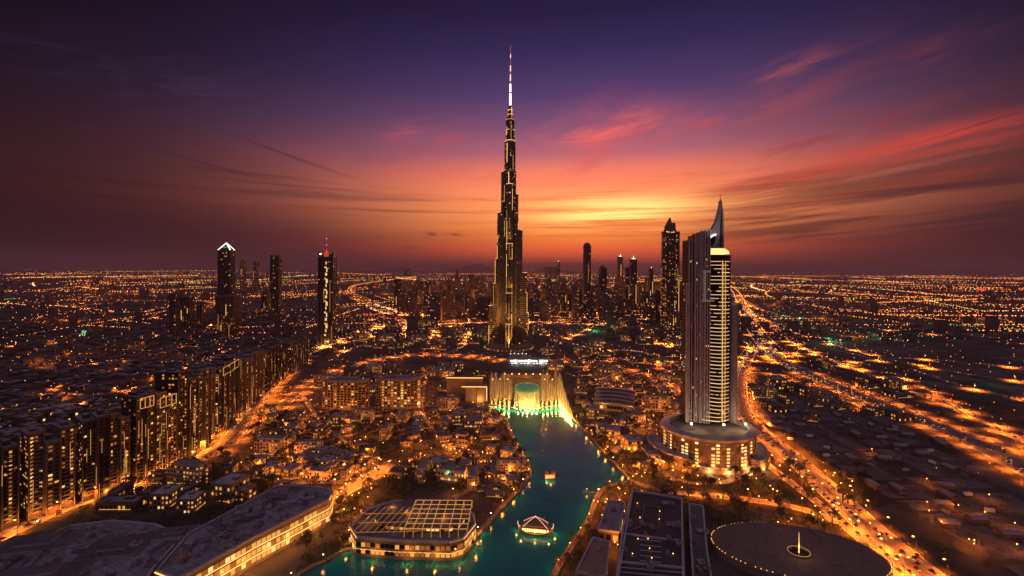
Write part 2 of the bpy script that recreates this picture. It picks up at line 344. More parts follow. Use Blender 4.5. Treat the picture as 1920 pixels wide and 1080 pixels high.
    def build(s, name, mats, parent=None, loc=None, smooth=False, kind=None):
        me = bpy.data.meshes.new(name); me.from_pydata(s.v, [], s.f)
        mats = mats if isinstance(mats, (list, tuple)) else [mats]
        for x in mats: me.materials.append(x)
        me.polygons.foreach_set('material_index', s.m)
        if smooth: me.polygons.foreach_set('use_smooth', [True] * len(s.f))
        me.update()
        o = bpy.data.objects.new(name, me); COL.objects.link(o)
        if parent: o.parent = parent
        if loc: o.location = loc
        if kind: o['kind'] = kind
        return o
def offset(pts, d):                                      # parallel line, d metres to the left of travel
    out = []
    for k, p in enumerate(pts):
        a, b = pts[max(0, k - 1)], pts[min(len(pts) - 1, k + 1)]
        tx, ty = b[0] - a[0], b[1] - a[1]; l = math.hypot(tx, ty) or 1.0
        out.append((p[0] - ty / l * d, p[1] + tx / l * d))
    return out
def smooth_line(P, step=20.0):
    out = []
    for k in range(len(P) - 1):
        p0, p1, p2, p3 = P[max(0, k - 1)], P[k], P[k + 1], P[min(len(P) - 1, k + 2)]
        n = max(2, int(math.dist(p1, p2) / step))
        for j in range(n):
            t_ = j / n
            out.append(tuple(0.5 * (2 * p1[i] + (p2[i] - p0[i]) * t_ + (2 * p0[i] - 5 * p1[i] + 4 * p2[i] - p3[i]) * t_ ** 2 + (3 * p1[i] - p0[i] - 3 * p2[i] + p3[i]) * t_ ** 3) for i in (0, 1)))
    return out + [tuple(P[-1])]
def along(pts, step, start=0.0):
    out, need = [], start
    for a, b in zip(pts[:-1], pts[1:]):
        l = math.dist(a, b)
        while need <= l:
            t_ = need / l if l else 0; out.append((a[0] + (b[0] - a[0]) * t_, a[1] + (b[1] - a[1]) * t_, math.atan2(b[1] - a[1], b[0] - a[0]))); need += step
        need -= l
    return out
def tag(o, label=None, cat=None, group=None, kind=None):
    if label: o['label'] = label
    if cat: o['category'] = cat
    if group: o['group'] = group
    if kind: o['kind'] = kind
    return o
def empty(name, loc, rz=0.0, label=None, cat=None, group=None):
    o = bpy.data.objects.new(name, None); COL.objects.link(o); o.location = loc; o.rotation_euler = (0, 0, rz)
    o.empty_display_size = 1.0
    return tag(o, label, cat, group)
def copy_tree(o, loc, rz=0.0, sc=1.0, label=None, group=None):
    r = o.copy(); COL.objects.link(r); r.location = loc; r.rotation_euler = (0, 0, rz); r.scale = (sc, sc, sc)
    if label: r['label'] = label
    if group: r['group'] = group
    for ch in list(o.children):
        c = ch.copy(); COL.objects.link(c); c.parent = r
        for g in list(ch.children):
            d = g.copy(); COL.objects.link(d); d.parent = c
    return r
LIGHTS = {}  # shared by real lamps and added fill lights
def light(parent, loc, col, watts, spot=None, aim=(0, 0, 1), blend=0.6, radius=0.5):
    key = (col, round(watts), spot, blend, radius)
    if key not in LIGHTS:
        l = bpy.data.lights.new('lamp_or_fill_light', 'SPOT' if spot else 'POINT'); l.color = col; l.energy = watts; l.shadow_soft_size = radius
        if spot: l.spot_size = R(spot); l.spot_blend = blend
        LIGHTS[key] = l
    o = bpy.data.objects.new('lamp_or_fill_light', LIGHTS[key]); COL.objects.link(o); o.parent = parent; o.location = loc
    if spot: o.rotation_euler = Vector(aim).to_track_quat('-Z', 'Y').to_euler()
    return o

def windows(mb, a, b, z0, z1, bay=4.0, floor=4.0, fw=0.62, fh=0.5, out=0.2, lit=0.2, cluster=0.5, dark=True, rnd=random):
    """rows of panes along the wall from a to b (outside on the right of travel)"""
    dx, dy = b[0] - a[0], b[1] - a[1]; L = math.hypot(dx, dy)
    if L < 1: return
    tx, ty = dx / L, dy / L; nx, ny = ty * out, -tx * out
    nb, nf = max(1, int(L / bay)), max(1, int((z1 - z0) / floor)); bw, fl = L / nb, (z1 - z0) / nf
    colp = [rnd.random() for _ in range(nb)]
    for i in range(nb):
        m0 = (i + 0.5 - fw / 2) * bw; m1 = (i + 0.5 + fw / 2) * bw
        for k in range(nf):
            p = lit * (1.0 - cluster + 2 * cluster * colp[i] ** 2 * 1.5)
            q = rnd.random()
            if q < p: mi = rnd.choices((1, 2, 3), (5, 5, 1))[0]
            elif dark: mi = 0
            else: continue
            zb = z0 + (k + 0.25) * fl; zt = zb + fh * fl
            mb.quad((a[0] + tx * m0 + nx, a[1] + ty * m0 + ny, zb), (a[0] + tx * m1 + nx, a[1] + ty * m1 + ny, zb), (a[0] + tx * m1 + nx, a[1] + ty * m1 + ny, zt), (a[0] + tx * m0 + nx, a[1] + ty * m0 + ny, zt), mi)

# ------------------------------------------------------------ the setting: ground, lake, roads
B = 62000.0
mb = MB()
gx = [-B, -8000, -2000, -600, 0, 600, 2000, 8000, B]; gy = [-300, 200, 600, 1500, 4000, 12000, 30000, B]
for i in range(len(gx) - 1):
    for j in range(len(gy) - 1):
        mb.quad((gx[i], gy[j], 0), (gx[i + 1], gy[j], 0), (gx[i + 1], gy[j + 1], 0), (gx[i], gy[j + 1], 0))
mb.build('ground', ground_m, kind='structure')

SHORE_R = [gp(*p) for p in ((1054, 760), (1080, 793), (1110, 828), (1145, 868), (1184, 907))]
CAPE = [gp(*p) for p in ((1184, 907), (1150, 909), (1122, 922), (1108, 950), (1098, 978), (1076, 1012), (1052, 1046), (1030, 1085), (1000, 1150))]
SHORE_L = [gp(*p) for p in ((500, 1150), (560, 1085), (618, 1055), (655, 1034), (740, 1041), (850, 1046), (878, 1028), (910, 995), (945, 955), (985, 912), (998, 886), (988, 862), (972, 838), (955, 800), (940, 780), (919, 759))]
FRONT = [gp(*p) for p in ((919, 759), (950, 764), (985, 766), (1020, 765), (1054, 760))]
sR, sC, sL, sF = smooth_line(SHORE_R), smooth_line(CAPE), smooth_line(SHORE_L), smooth_line(FRONT)
LAKE = sF[:-1] + sR[:-1] + sC + sL[:-1]
mb = MB(); mb.v = [(p[0], p[1], 0.3) for p in LAKE]; mb.f = [tuple(range(len(LAKE) - 1, -1, -1))]; mb.m = [0]
lake = mb.build('water', water_m, kind='structure')
mb = MB()
for ln, side in ((sR, 1), (sC, 1), (sL, 1), (sF, 1)):
    mb.strip(ln, 4.6, 0, 1.5, 0, off=2.3); mb.strip(ln, 0.7, 1.5, 2.3, 1, off=0.8)
mb.build('promenade_path', [paving, stone], kind='structure')

def in_poly(p, poly):
    c = False; j = len(poly) - 1
    for i in range(len(poly)):
        if (poly[i][1] > p[1]) != (poly[j][1] > p[1]) and p[0] < (poly[j][0] - poly[i][0]) * (p[1] - poly[i][1]) / (poly[j][1] - poly[i][1]) + poly[i][0]: c = not c
        j = i
    return c
ROADS = []                                               # (centre line, width, lamp spacing, kind)
def road(px, wid, lamp=36.0, glow=1.0, traffic=0.0, both=True, world=False, z=0.12):
    pts = smooth_line(px if world else [gp(*p) for p in px], 24.0)
    ROADS.append(dict(p=pts, w=wid, lamp=lamp, glow=glow, traffic=traffic, both=both, z=z))
    return pts
HA = [(2080, 958), (1920, 872), (1800, 815), (1640, 752), (1500, 694), (1440, 655), (1408, 610), (1392, 575), (1378, 548), (1360, 532)]
road(HA, 46, 34, 1.3, 1.0)
road([(2080, 888), (1920, 822), (1780, 764), (1660, 714), (1560, 676), (1480, 640), (1430, 605)], 13, 34, 1.2, 0.8, both=False)
road([(2060, 800), (1920, 752), (1800, 722), (1700, 690), (1600, 664), (1500, 640)], 12, 60, 0.8, 0.5, both=False)
road([(1830, 1150), (1740, 1080), (1640, 998), (1560, 924), (1480, 852), (1404, 790), (1386, 740), (1392, 690), (1420, 650)], 26, 26, 1.2, 0.9)
road([(1760, 1150), (1690, 1080), (1600, 1000), (1530, 940), (1450, 880), (1398, 838)], 9, 24, 1.0, 0.4, both=False)
road([(1285, 925), (1340, 930), (1440, 942), (1530, 962), (1620, 1005), (1690, 1062), (1740, 1130)], 9, 22, 0.8, 0.2, both=False)
road([(-140, 1060), (0, 1003), (120, 950), (300, 885), (420, 836), (470, 770), (516, 715), (556, 680), (640, 640), (720, 612), (790, 600)], 24, 28, 1.2, 0.8)
road([(230, 1118), (300, 1082), (480, 1003), (620, 935), (690, 897), (740, 872)], 18, 18, 1.6, 0.9)
road([(520, 770), (570, 728), (650, 690), (760, 666), (880, 668), (960, 678), (1060, 676), (1160, 690), (1240, 716), (1300, 758)], 20, 40, 0.7, 0.4)
road([(600, 652), (660, 632), (760, 615), (860, 606), (960, 604), (1060, 606), (1160, 612), (1240, 626), (1300, 642), (1390, 690)], 26, 40, 1.1, 0.7)
road([(1130, 600), (1180, 618), (1240, 645), (1290, 672)], 18, 40, 1.2, 0.7)
road([(660, 560), (700, 580), (740, 590), (800, 592), (900, 588), (1000, 592), (1100, 596), (1240, 600)], 26, 60, 1.0, 0.8)
road([(780, 520), (690, 532), (655, 545), (690, 565), (760, 590)], 26, 70, 1.1, 0.8)
for P, wd in (([(-60, 566), (60, 572), (130, 575), (250, 586), (330, 572)], 30), ([(-40, 604), (60, 598), (110, 584)], 22), ([(90, 552), (230, 543), (330, 548)], 26),
              ([(150, 612), (240, 604), (310, 590)], 20), ([(450, 600), (520, 594), (600, 588)], 26), ([(460, 560), (560, 552), (640, 548), (700, 552)], 34), ([(1400, 532), (1560, 544), (1700, 556), (1920, 580), (2020, 592)], 44),
              ([(1440, 560), (1540, 576), (1640, 582), (1740, 574)], 36), ([(1390, 520), (1560, 527), (1800, 540), (2000, 548)], 60), ([(1040, 545), (1160, 540), (1260, 548), (1330, 540)], 30), ([(-40, 700), (120, 690), (260, 668), (420, 640), (560, 610)], 12),
              ([(-60, 780), (80, 760), (220, 738), (330, 700), (430, 655)], 12), ([(40, 720), (160, 742), (260, 730)], 9), ([(0, 650), (160, 640), (300, 628), (420, 610)], 12), ([(1560, 688), (1700, 672), (1920, 690), (2000, 690)], 12)):
    road(P, wd, 70, 0.9, 0.4, both=False)
# the loops and slip roads round the tall towers
for P, wd in (([(690, 640), (705, 610), (740, 600), (765, 612), (752, 636), (720, 648), (690, 640)], 9), ([(800, 650), (815, 622), (850, 612), (880, 626), (870, 648), (840, 660)], 9), ([(630, 668), (700, 640), (790, 628), (880, 634)], 12),
              ([(1020, 620), (1060, 640), (1120, 655), (1200, 660), (1280, 690)], 13), ([(1010, 660), (1060, 640), (1100, 618), (1150, 604), (1230, 600)], 11), ([(1080, 700), (1120, 680), (1180, 672), (1240, 690), (1290, 720)], 9), ([(1050, 586), (1110, 600), (1190, 596), (1260, 585), (1330, 590)], 16),
              ([(640, 610), (700, 600), (760, 580), (840, 572), (920, 574)], 16), ([(1395, 640), (1420, 662), (1470, 672), (1500, 655), (1470, 636), (1425, 632)], 9), ([(1400, 700), (1440, 700), (1500, 715), (1570, 745), (1640, 775)], 9), ([(1560, 672), (1600, 690), (1680, 702), (1760, 742), (1840, 790), (1960, 850)], 9),
              ([(1400, 585), (1450, 610), (1540, 640), (1640, 668), (1800, 700), (1960, 720)], 12), ([(1385, 560), (1430, 585), (1520, 606), (1680, 620), (1960, 650)], 14)):
    road(P, wd, 30, 1.0, 0.5, both=False)
# small streets of the old quarter and the tower bank
for P in ([(500, 900), (560, 850), (640, 820), (760, 800), (880, 790), (930, 800)], [(690, 897), (760, 872), (880, 862), (965, 868)], [(560, 730), (600, 790), (660, 840), (720, 885)], [(800, 700), (790, 760), (820, 820), (860, 862)],
          [(470, 770), (560, 780), (680, 775), (800, 762), (910, 765)], [(430, 850), (500, 900), (560, 905), (650, 905)], [(900, 862), (905, 900), (850, 935)],
          [(1130, 700), (1180, 740), (1220, 790), (1225, 850), (1260, 900), (1360, 905), (1420, 880)], [(1060, 700), (1130, 720), (1230, 735), (1285, 745)], [(1150, 850), (1190, 810), (1260, 775)], [(1190, 905), (1250, 925), (1285, 925)]):
    road(P, 7, 17, 0.8, 0.15, both=False)
mb = MB(); marks = MB()
zz = 0.06
for i, rd in enumerate(ROADS):
    rd['z'] = 0.06 + 0.012 * i + (0.25 if min(p[1] for p in rd['p']) > 1300 else 0.0)
    mb.ribbon(rd['p'], rd['w'], rd['z'])
    if rd['w'] > 8.5 and min(p[1] for p in rd['p']) < 1200:
        near = [p for p in rd['p'] if p[1] < 1500]
        if len(near) > 2:
            for sgn in (-1, 1):
                mb.strip(near, 0.5, 0, rd['z'] + 0.13, 1, off=sgn * (rd['w'] / 2 + 0.25))
                marks.ribbon(near, 0.25, rd['z'] + 0.006, 0, off=sgn * (rd['w'] / 2 - 0.8))
            if rd['w'] > 20:
                mb.strip(near, 2.2, 0, rd['z'] + 0.35, 1, off=0.0)
                for ln in (-0.33, -0.17, 0.17, 0.33):
                    for x, y, a in along(near, 12.0):
                        if y > 900: continue
                        ox, oy = -math.sin(a) * rd['w'] * ln, math.cos(a) * rd['w'] * ln
                        marks.box(x + ox, y + oy, rd['z'] + 0.005, 4.0, 0.22, 0.006, a, bottom=False)
mb.build('road', [asphalt, paving], kind='structure')
marks.build('road_markings', white, kind='structure')
def road_clear0(x, y, r):
    return all((q[0] - x) ** 2 + (q[1] - y) ** 2 > (rd['w'] / 2 + r) ** 2 for rd in ROADS for q in rd['p'])
# sand lots between the two highways, low banks between them
sandm = mat('bare_sand_lot', (0.155, 0.125, 0.122), 0.95, 0.35, 0.05, dark=(0.075, 0.06, 0.06))
mb = MB()
rs = random.Random(5)
def lot(x, y, a, b_, hh, sk):
    n = 9; P = []
    for k in range(4):
        p, q = ((-a, -b_), (a, -b_), (a, b_), (-a, b_))[k], ((-a, -b_), (a, -b_), (a, b_), (-a, b_))[(k + 1) % 4]
        for j in range(3):
            t_ = j / 3; P.append((x + (p[0] + (q[0] - p[0]) * t_) + sk * (p[1] + (q[1] - p[1]) * t_) + rs.gauss(0, a * .05), y + p[1] + (q[1] - p[1]) * t_ + rs.gauss(0, b_ * .05)))
    Q = [(x + (p[0] - x) * .9, y + (p[1] - y) * .9) for p in P]
    mb.prism(P, 0, hh, rs.choice((0, 0, 1)), poly1=Q)
xq = 356
while xq < 530:
    wq = rs.uniform(18, 62); yq = 270
    while yq < 760:
        hq_ = rs.choice((rs.uniform(10, 24), rs.uniform(24, 70)))
        if rs.random() < .8 and road_clear0(xq + wq / 2, yq + hq_ / 2, 12): lot(xq + wq / 2, yq + hq_ / 2, wq * .46, hq_ * .46, rs.uniform(.1, .7), -.05)
        yq += hq_ + rs.choice((1.5, 2, 7))
    xq += wq + rs.choice((2, 3, 8))
for _ in range(60):
    y = rs.uniform(620, 1500); x = rs.uniform(.72, 1.25) * y
    if road_clear0(x, y, 24): lot(x, y, rs.uniform(14, 46), rs.uniform(10, 34), rs.uniform(.1, .7), -.3)
sand2 = mat('grey_sand_lot', (0.135, 0.112, 0.118), 0.95, 0.4, 0.06, dark=(0.06, 0.05, 0.052))
mb.build('land_plots', [sandm, sand2], kind='structure')
# far hills on the horizon
mb = MB(); rs = random.Random(3)
for x0, x1, d, top in ((820, 935, 26000, 489), (690, 800, 30000, 500), (1000, 1085, 24000, 497)):
    n = 26; prof = []
    for k in range(n + 1):
        u = k / n; px = x0 + (x1 - x0) * u
        hgt = (zat(px, top, d) - 10) * (math.sin(math.pi * u) ** 0.8) * (0.72 + 0.28 * math.sin(5.3 * u + x0)) * rs.uniform(0.9, 1.05)
        prof.append((xat(px, 505, d), hgt))
    for (xa, ha), (xb, hb) in zip(prof[:-1], prof[1:]):
        mb.quad((xa, d - 2500, 0), (xb, d - 2500, 0), (xb, d, max(1, hb)), (xa, d, max(1, ha)))
        mb.quad((xb, d + 2500, 0), (xa, d + 2500, 0), (xa, d, max(1, ha)), (xb, d, max(1, hb)))
mb.build('hills', hillm, kind='structure')
OCC = []                                                 # footprints already taken: (x, y, radius)
def road_clear(x, y, r):
    for rd in ROADS:
        lim = rd['w'] / 2 + r
        p = rd['p']; st = 1 if len(p) < 60 else 1
        for q in p[::st]:
            if abs(q[0] - x) < lim and abs(q[1] - y) < lim and (q[0] - x) ** 2 + (q[1] - y) ** 2 < lim * lim: return False
    return True
def lake_clear(x, y, r):
    if in_poly((x, y), LAKE): return False
    return all((q[0] - x) ** 2 + (q[1] - y) ** 2 > (r + 7) ** 2 for q in LAKE)
def clear(x, y, r, roads=True, tight=1.0):
    if any((x - a) ** 2 + (y - b_) ** 2 < ((r + c) * tight) ** 2 for a, b_, c in OCC): return False
    return lake_clear(x, y, r) and (not roads or road_clear(x, y, r * 0.8))

# ============================================================ the supertall tower (three stepped wings round a core)
bx, by = gp(954, 656); by += 30
OCC.append((bx, by, 70))
tower = empty('supertall_tower', (bx, by, 0), 0, 'tallest tower, tapering in steps to a white lit needle, beyond the lake fountains', 'skyscraper')
def stadium(ang, reach, r, n=7):                         # wing outline: from the core out to a rounded nose
    c, s_ = math.cos(ang), math.sin(ang); out = []
    out.append((-s_ * -r, c * -r)); 
    P = [(s_ * r, -c * r)]
    for k in range(n + 1):
        t_ = -math.pi / 2 + math.pi * k / n
        x, y = reach + r * math.cos(t_), r * math.sin(t_)
        P.append((x * c - y * s_, x * s_ + y * c))
    P.append((-s_ * r, c * r))
    return P
WINGS = {R(180 - 22): [(50, 112, 9.5), (37, 173, 9.5), (31.5, 241, 10), (25.5, 367, 10), (14.5, 478, 10)],
         R(22): [(47, 93, 9.5), (43, 203, 9.5), (28, 320, 9.5), (15, 417, 10)],
         R(-90): [(46, 70, 9), (37, 150, 9), (26, 280, 9), (16, 440, 9)],
         R(90): [(40, 130, 10), (30, 260, 10), (16, 400, 10)]}
for ang, lobes in WINGS.items():
    zprev = 0.0
    for li, (reach, ztop, r) in enumerate(lobes):
        mb = MB(); P = stadium(ang, reach, r)
        mb.prism(P, 0.0, ztop, 0, 1)
        # ribs and floor bands on the skin
        for k in range(len(P) - 1):
            (x0, y0), (x1, y1) = P[k], P[k + 1]; L = math.dist(P[k], P[k + 1]); nn = max(1, int(L / 3.4))
            for j in range(nn):
                t_ = j / nn; mb.box(x0 + (x1 - x0) * t_, y0 + (y1 - y0) * t_, zprev, 0.7, 0.7, ztop - zprev + 2.0, ang, 2, bottom=False)
        tier = mb.build('wing_tier', [mat('bronze_glass_skin', (0.15, 0.115, 0.095), 0.36, 0.25, 0.1, 0.35), roofd, steel], tower)
        wn = MB()
        for k in range(1, len(P) - 2):
            windows(wn, P[k], P[k + 1], zprev + 4, ztop - 3, 2.6, 5.5, 0.8, 0.5, 0.25, 0.05, 0.8, dark=True)
        for a, b_ in ((P[0], P[1]), (P[-2], P[-1])):
            windows(wn, a, b_, zprev + 4, ztop - 3, 3.4, 5.5, 0.75, 0.5, 0.25, 0.045, 0.8, dark=True)
        wn.build('window', WIN, tier, kind='stuff')
        # lit parapet at the terrace and golden edge lights on the nose
        st = MB()
        for k in range(1, len(P) - 2): st.bar((*P[k], ztop + 1.2), (*P[k + 1], ztop + 1.2), 0.55, 0, 4)
        if li < 4 and ang != R(90):
            c, s_ = math.cos(ang), math.sin(ang)
            for t_, hh in ((-0.85, 0.95), (0.0, 1.0), (0.85, 1.0)):
                x, y = reach + (r + 0.8) * math.cos(t_), (r + 0.8) * math.sin(t_)
                z = zprev + 2
                while z < ztop - 4:
                    ln = random.uniform(18, 64)
                    if random.random() < hh * 0.6: e_ = MB(); e_.bar((x * c - y * s_, x * s_ + y * c, z), (x * c - y * s_, x * s_ + y * c, min(z + ln, ztop)), 0.42, 0, 4); e_.build('edge_light', [s_gold if random.random() < 0.5 else s_dim], tier)
                    z += ln + random.uniform(2, 14)
        st.build('terrace_light', [s_gold, s_dim], tier)
        if li < 4 and ang != R(90) and ztop < 430:
            c, s_ = math.cos(ang), math.sin(ang)
            for q in (-5, 5): light(tower, ((reach + r - 2) * c - q * s_, (reach + r - 2) * s_ + q * c, ztop + 2), (1.0, 0.50, 0.11), 90000, 70, (-c * .22, -s_ * .22, 1), .8)
        zprev = ztop
core_prof = [(17, 0), (17, 478), (14.8, 478.01), (14.8, 557), (12.6, 557.01), (11.2, 600), (10.4, 618), (8.0, 618.01), (7.6, 632), (5.4, 632.01), (4.2, 657)]
mb = MB(); mb.lathe(core_prof, 18, 0)
for z0, z1, r in ((380, 478, 17.1), (478, 557, 14.9), (557, 618, 12.2)):
    for k in range(18):
        t_ = 2 * math.pi * k / 18; mb.bar((r * math.cos(t_), r * math.sin(t_), z0), (r * math.cos(t_) * (0.86 if z0 > 550 else 1), r * math.sin(t_) * (0.86 if z0 > 550 else 1), z1), 0.4, 1, 4)
corep = mb.build('core_shaft', [darkclad, steel], tower)
wn = MB()
for k in range(18):
    t0, t1 = 2 * math.pi * k / 18, 2 * math.pi * (k + 1) / 18
    for z0, z1, r in ((300, 474, 17.0), (480, 553, 14.8), (560, 615, 11.9), (620, 630, 7.9)):
        windows(wn, (r * math.cos(t0), r * math.sin(t0)), (r * math.cos(t1), r * math.sin(t1)), z0, z1, 2.4, 5.0, 0.75, 0.5, 0.5, 0.13, 0.9)
wn.build('window', WIN, corep, kind='stuff')
st = MB()
for z, r in ((478, 15.6), (557, 13.4), (561, 13.0), (618, 10.0), (632, 7.4), (645, 5.6), (590, 12.2)):
    for k in range(14):
        if z == 590 and k % 3: continue
        t0, t1 = 2 * math.pi * k / 14, 2 * math.pi * (k + 1) / 14
        st.bar((r * math.cos(t0), r * math.sin(t0), z), (r * math.cos(t1), r * math.sin(t1), z), 0.6, 0, 4)
for k, (z0, z1) in enumerate(((395, 440), (420, 474), (482, 520), (500, 552), (560, 612), (575, 600), (446, 470), (620, 652), (520, 553), (330, 372), (300, 345))):
    t_ = -math.pi / 2 + ((k * 0.77) % 1.9) - 0.95; r = 17.6 if z0 < 478 else 15.4 if z0 < 557 else 12.9 if z0 < 618 else 7.6
    st.bar((r * math.cos(t_), r * math.sin(t_), z0), (r * math.cos(t_) * (.85 if z0 > 556 else 1), r * math.sin(t_) * (.85 if z0 > 556 else 1), z1), 0.75, 0 if k % 2 else 1, 4)
st.build('crown_light', [s_gold, s_dim], corep, kind='stuff')
mb = MB()
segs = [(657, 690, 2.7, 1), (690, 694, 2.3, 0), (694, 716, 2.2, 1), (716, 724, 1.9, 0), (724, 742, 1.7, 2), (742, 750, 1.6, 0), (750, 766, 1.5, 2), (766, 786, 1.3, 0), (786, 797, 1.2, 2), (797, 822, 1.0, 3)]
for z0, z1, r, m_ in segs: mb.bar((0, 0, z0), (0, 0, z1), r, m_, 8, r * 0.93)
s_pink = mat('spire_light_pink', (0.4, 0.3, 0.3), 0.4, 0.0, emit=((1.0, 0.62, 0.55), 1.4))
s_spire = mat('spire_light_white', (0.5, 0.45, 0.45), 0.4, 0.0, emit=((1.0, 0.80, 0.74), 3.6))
spirem = mat('spire_red_steel_glow', (0.35, 0.12, 0.12), 0.4, 0.1, 0.5, 0.4, emit=((0.9, 0.18, 0.16), 0.35))  # lit look of the red steel put in as its own glow
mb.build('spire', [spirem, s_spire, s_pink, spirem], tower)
for ang, rad in ((R(-90), 62), (R(-60), 44), (R(-120), 44), (R(175), 66), (R(5), 64), (R(-160), 56), (R(-20), 54), (R(-40), 60), (R(-140), 60)):
    light(tower, (rad * math.cos(ang), rad * math.sin(ang), 13), (1.0, 0.46, 0.08), 900000, 50, (-0.25 * math.cos(ang), -0.25 * math.sin(ang), 1), 0.8)
# podium of the tower: low stepped base with bright entrance band
mb = MB(); mb.lathe([(66, 0), (66, 7), (60, 7.01), (60, 11), (0.1, 11.5)], 36, 0)
pod = mb.build('podium', [stone], tower)
mb = MB()
for k in range(36):
    t_ = 2 * math.pi * (k + .5) / 36; mb.bar((66.4 * math.cos(t_), 66.4 * math.sin(t_), 1.5), (66.4 * math.cos(t_), 66.4 * math.sin(t_), 5.5), 0.5, k % 3 == 0, 4)
mb.build('entrance_light', [s_dim, s_gold], pod, kind='stuff')

# ============================================================ the hotel tower on its drum (right of the lake)
hx, hy = xat(1330, 700, 505), 512.0
OCC.append((hx, hy - 12, 62))
hotel = empty('hotel_tower', (hx, hy, 0), 0, 'tall hotel tower with glowing ladder of curved balconies, sail shaped crown and lit drum base', 'skyscraper')
k_ = hy / FPX
HX = lambda px: (px - 1330) * k_                          # offset across from a photo pixel
HZ = lambda py, px=1335: zat(px, py, hy - 12)
fins = [(1287, 1293.5, HZ(535), 14, -6), (1293, 1304, HZ(449), 20, -4), (1303.5, 1312, HZ(440), 22, -6), (1311.5, 1319, HZ(436), 24, -8), (1318.5, 1328, HZ(433), 26, -10)]
slab = MB(); lightsb = MB(); wn = MB()
for a, b_, zt_, dep, y0 in fins:
    slab.box(HX((a + b_) / 2), y0 + dep / 2, 33, (b_ - a) * k_, dep, zt_ - 33, 0, 0, 1)
    for q in (a + 0.6, b_ - 0.6, (a + b_) / 2): slab.box(HX(q), y0 - 0.5, 33, 1.1, 1.2, zt_ - 33 + 2.5, 0, 1)
    windows(wn, (HX(a), y0), (HX(b_), y0), 36, zt_ - 4, 2.4, 3.9, 0.6, 0.5, 0.25, 0.035, 0.9)
    windows(wn, (HX(a), y0 + dep), (HX(a), y0), 36, zt_ - 4, 3.2, 3.9, 0.6, 0.5, 0.25, 0.02, 0.7)
slab.box(HX(1346), 14, 33, 24, 26, HZ(477) - 33, 0, 0, 1)  # mass behind the balcony bay
slab.box(HX(1366), 8, 33, 5, 26, HZ(478) - 33, 0, 0, 1)
body = slab.build('tower_slab', [darkclad, mat('lilac_fin', (0.55, 0.50, 0.56), 0.5, 0.15, 0.1, 0.0)], hotel)
wn.build('window', WIN, body, kind='stuff')
def bay_poly(r0, y0, bulge, x0, x1, n=10):
    return [(x0 + (x1 - x0) * k / n, y0 - bulge * math.sin(math.pi * k / n)) for k in range(n + 1)] + [(x1, 6), (x0, 6)]
x0, x1 = HX(1326.5), HX(1364)
mb = MB(); P = bay_poly(0, -8, 5.0, x0, x1); mb.prism(P, 33, HZ(478), 0)
bayw = mb.build('balcony_bay', [glass], hotel)
ztop = HZ(479); nfl = 44
for k in range(nfl):
    z = 37 + (ztop - 40) * k / nfl
    mb = MB(); grow = 1.0 + 0.22 * max(0, 1 - k / 4.0)
    full = random.random() < 0.8 or k < 26; fb_ = random.choice((.85, .95, 1.0)) if k < 26 else random.uniform(.6, 1.0)
    xa = x0 - 0.4 - (7.0 * max(0, 1 - k / 3.0)) if k < 4 else x0 - 0.4
    xb = x1 + 0.6
    if not full: xa += random.uniform(1, 8)
    Pa = bay_poly(0, -9.1, 5.4 * grow, xa, xb)[:-2]; Pb = bay_poly(0, -7.6, 5.0, xa, xb)[:-2]
    for j in range(len(Pa) - 1):
        mb.quad((*Pa[j], z), (*Pa[j + 1], z), (*Pa[j + 1], z + 0.75), (*Pa[j], z + 0.75), 0 if random.random() < fb_ else 2)
        mb.quad((*Pb[j], z + 0.75), (*Pa[j], z + 0.75), (*Pa[j + 1], z + 0.75), (*Pb[j + 1], z + 0.75), 1)
        mb.quad((*Pa[j], z), (*Pb[j], z), (*Pb[j + 1], z), (*Pa[j + 1], z), 1)
    em = s_dim if k % 4 else s_gold
    mb.build('balcony', [mat('balcony_edge_light', (0.5, 0.42, 0.3), 0.5, 0.0, emit=((1.0, 0.64, 0.30), 0.85)) if k % 5 else mat('balcony_edge_bright', (0.5, 0.42, 0.3), 0.5, 0.0, emit=((1.0, 0.66, 0.34), 1.25)), paleclad, mat('violet_grey_panel', (0.34, 0.30, 0.34), 0.45)], hotel)
mb = MB()
for q, m_, r_ in ((1347.5, 0, 0.62), (1352.5, 1, 0.4)):
    xm = HX(q); mb.bar((xm, -15.4, 37), (xm, -14.9, ztop - 6), r_, m_, 5)
mb.build('centre_light_line', [mat('ladder_light', (0.4, 0.3, 0.1), 0.4, 0.0, emit=((1.0, 0.55, 0.12), 0.8)), s_dim], hotel)
mb = MB(); P2 = bay_poly(0, -9.5, 5.5, x0 - 0.3, x1 + 0.3)
Pt = [(p[0] * 0.98 + 0.1, p[1] + 2) for p in P2]
mb.prism(P2, HZ(476), HZ(470), 0, 0, Pt); mb.prism(Pt, HZ(470), HZ(465), 0, 1, [(p[0] * 0.9 + 1.0, p[1] + 6) for p in Pt])
mb.build('glowing_crown_band', [mat('crown_glow', (0.5, 0.4, 0.2), 0.5, 0.0, emit=((1.0, 0.70, 0.22), 1.35)), paleclad], hotel)
# round shafts at the right flank with pale caps
for q, r_, zt_, dy in ((1370.5, 5.2, HZ(554), 2), (1377.5, 4.6, HZ(569), -3)):
    mb = MB(); mb.lathe([(r_ * 1.12, 33), (r_, 80), (r_, zt_ - 2)], 16, 0, HX(q), dy)
    sh = mb.build('round_shaft', [mat('violet_grey_panel', (0.34, 0.30, 0.34), 0.45, 0.2, 0.1, 0.2)], hotel, smooth=True)
    mb = MB(); mb.lathe([(r_ + .3, zt_ - 2.5), (r_ + .3, zt_), (0.1, zt_ + 1.4)], 16, 0, HX(q), dy); mb.build('cap', [white], sh)
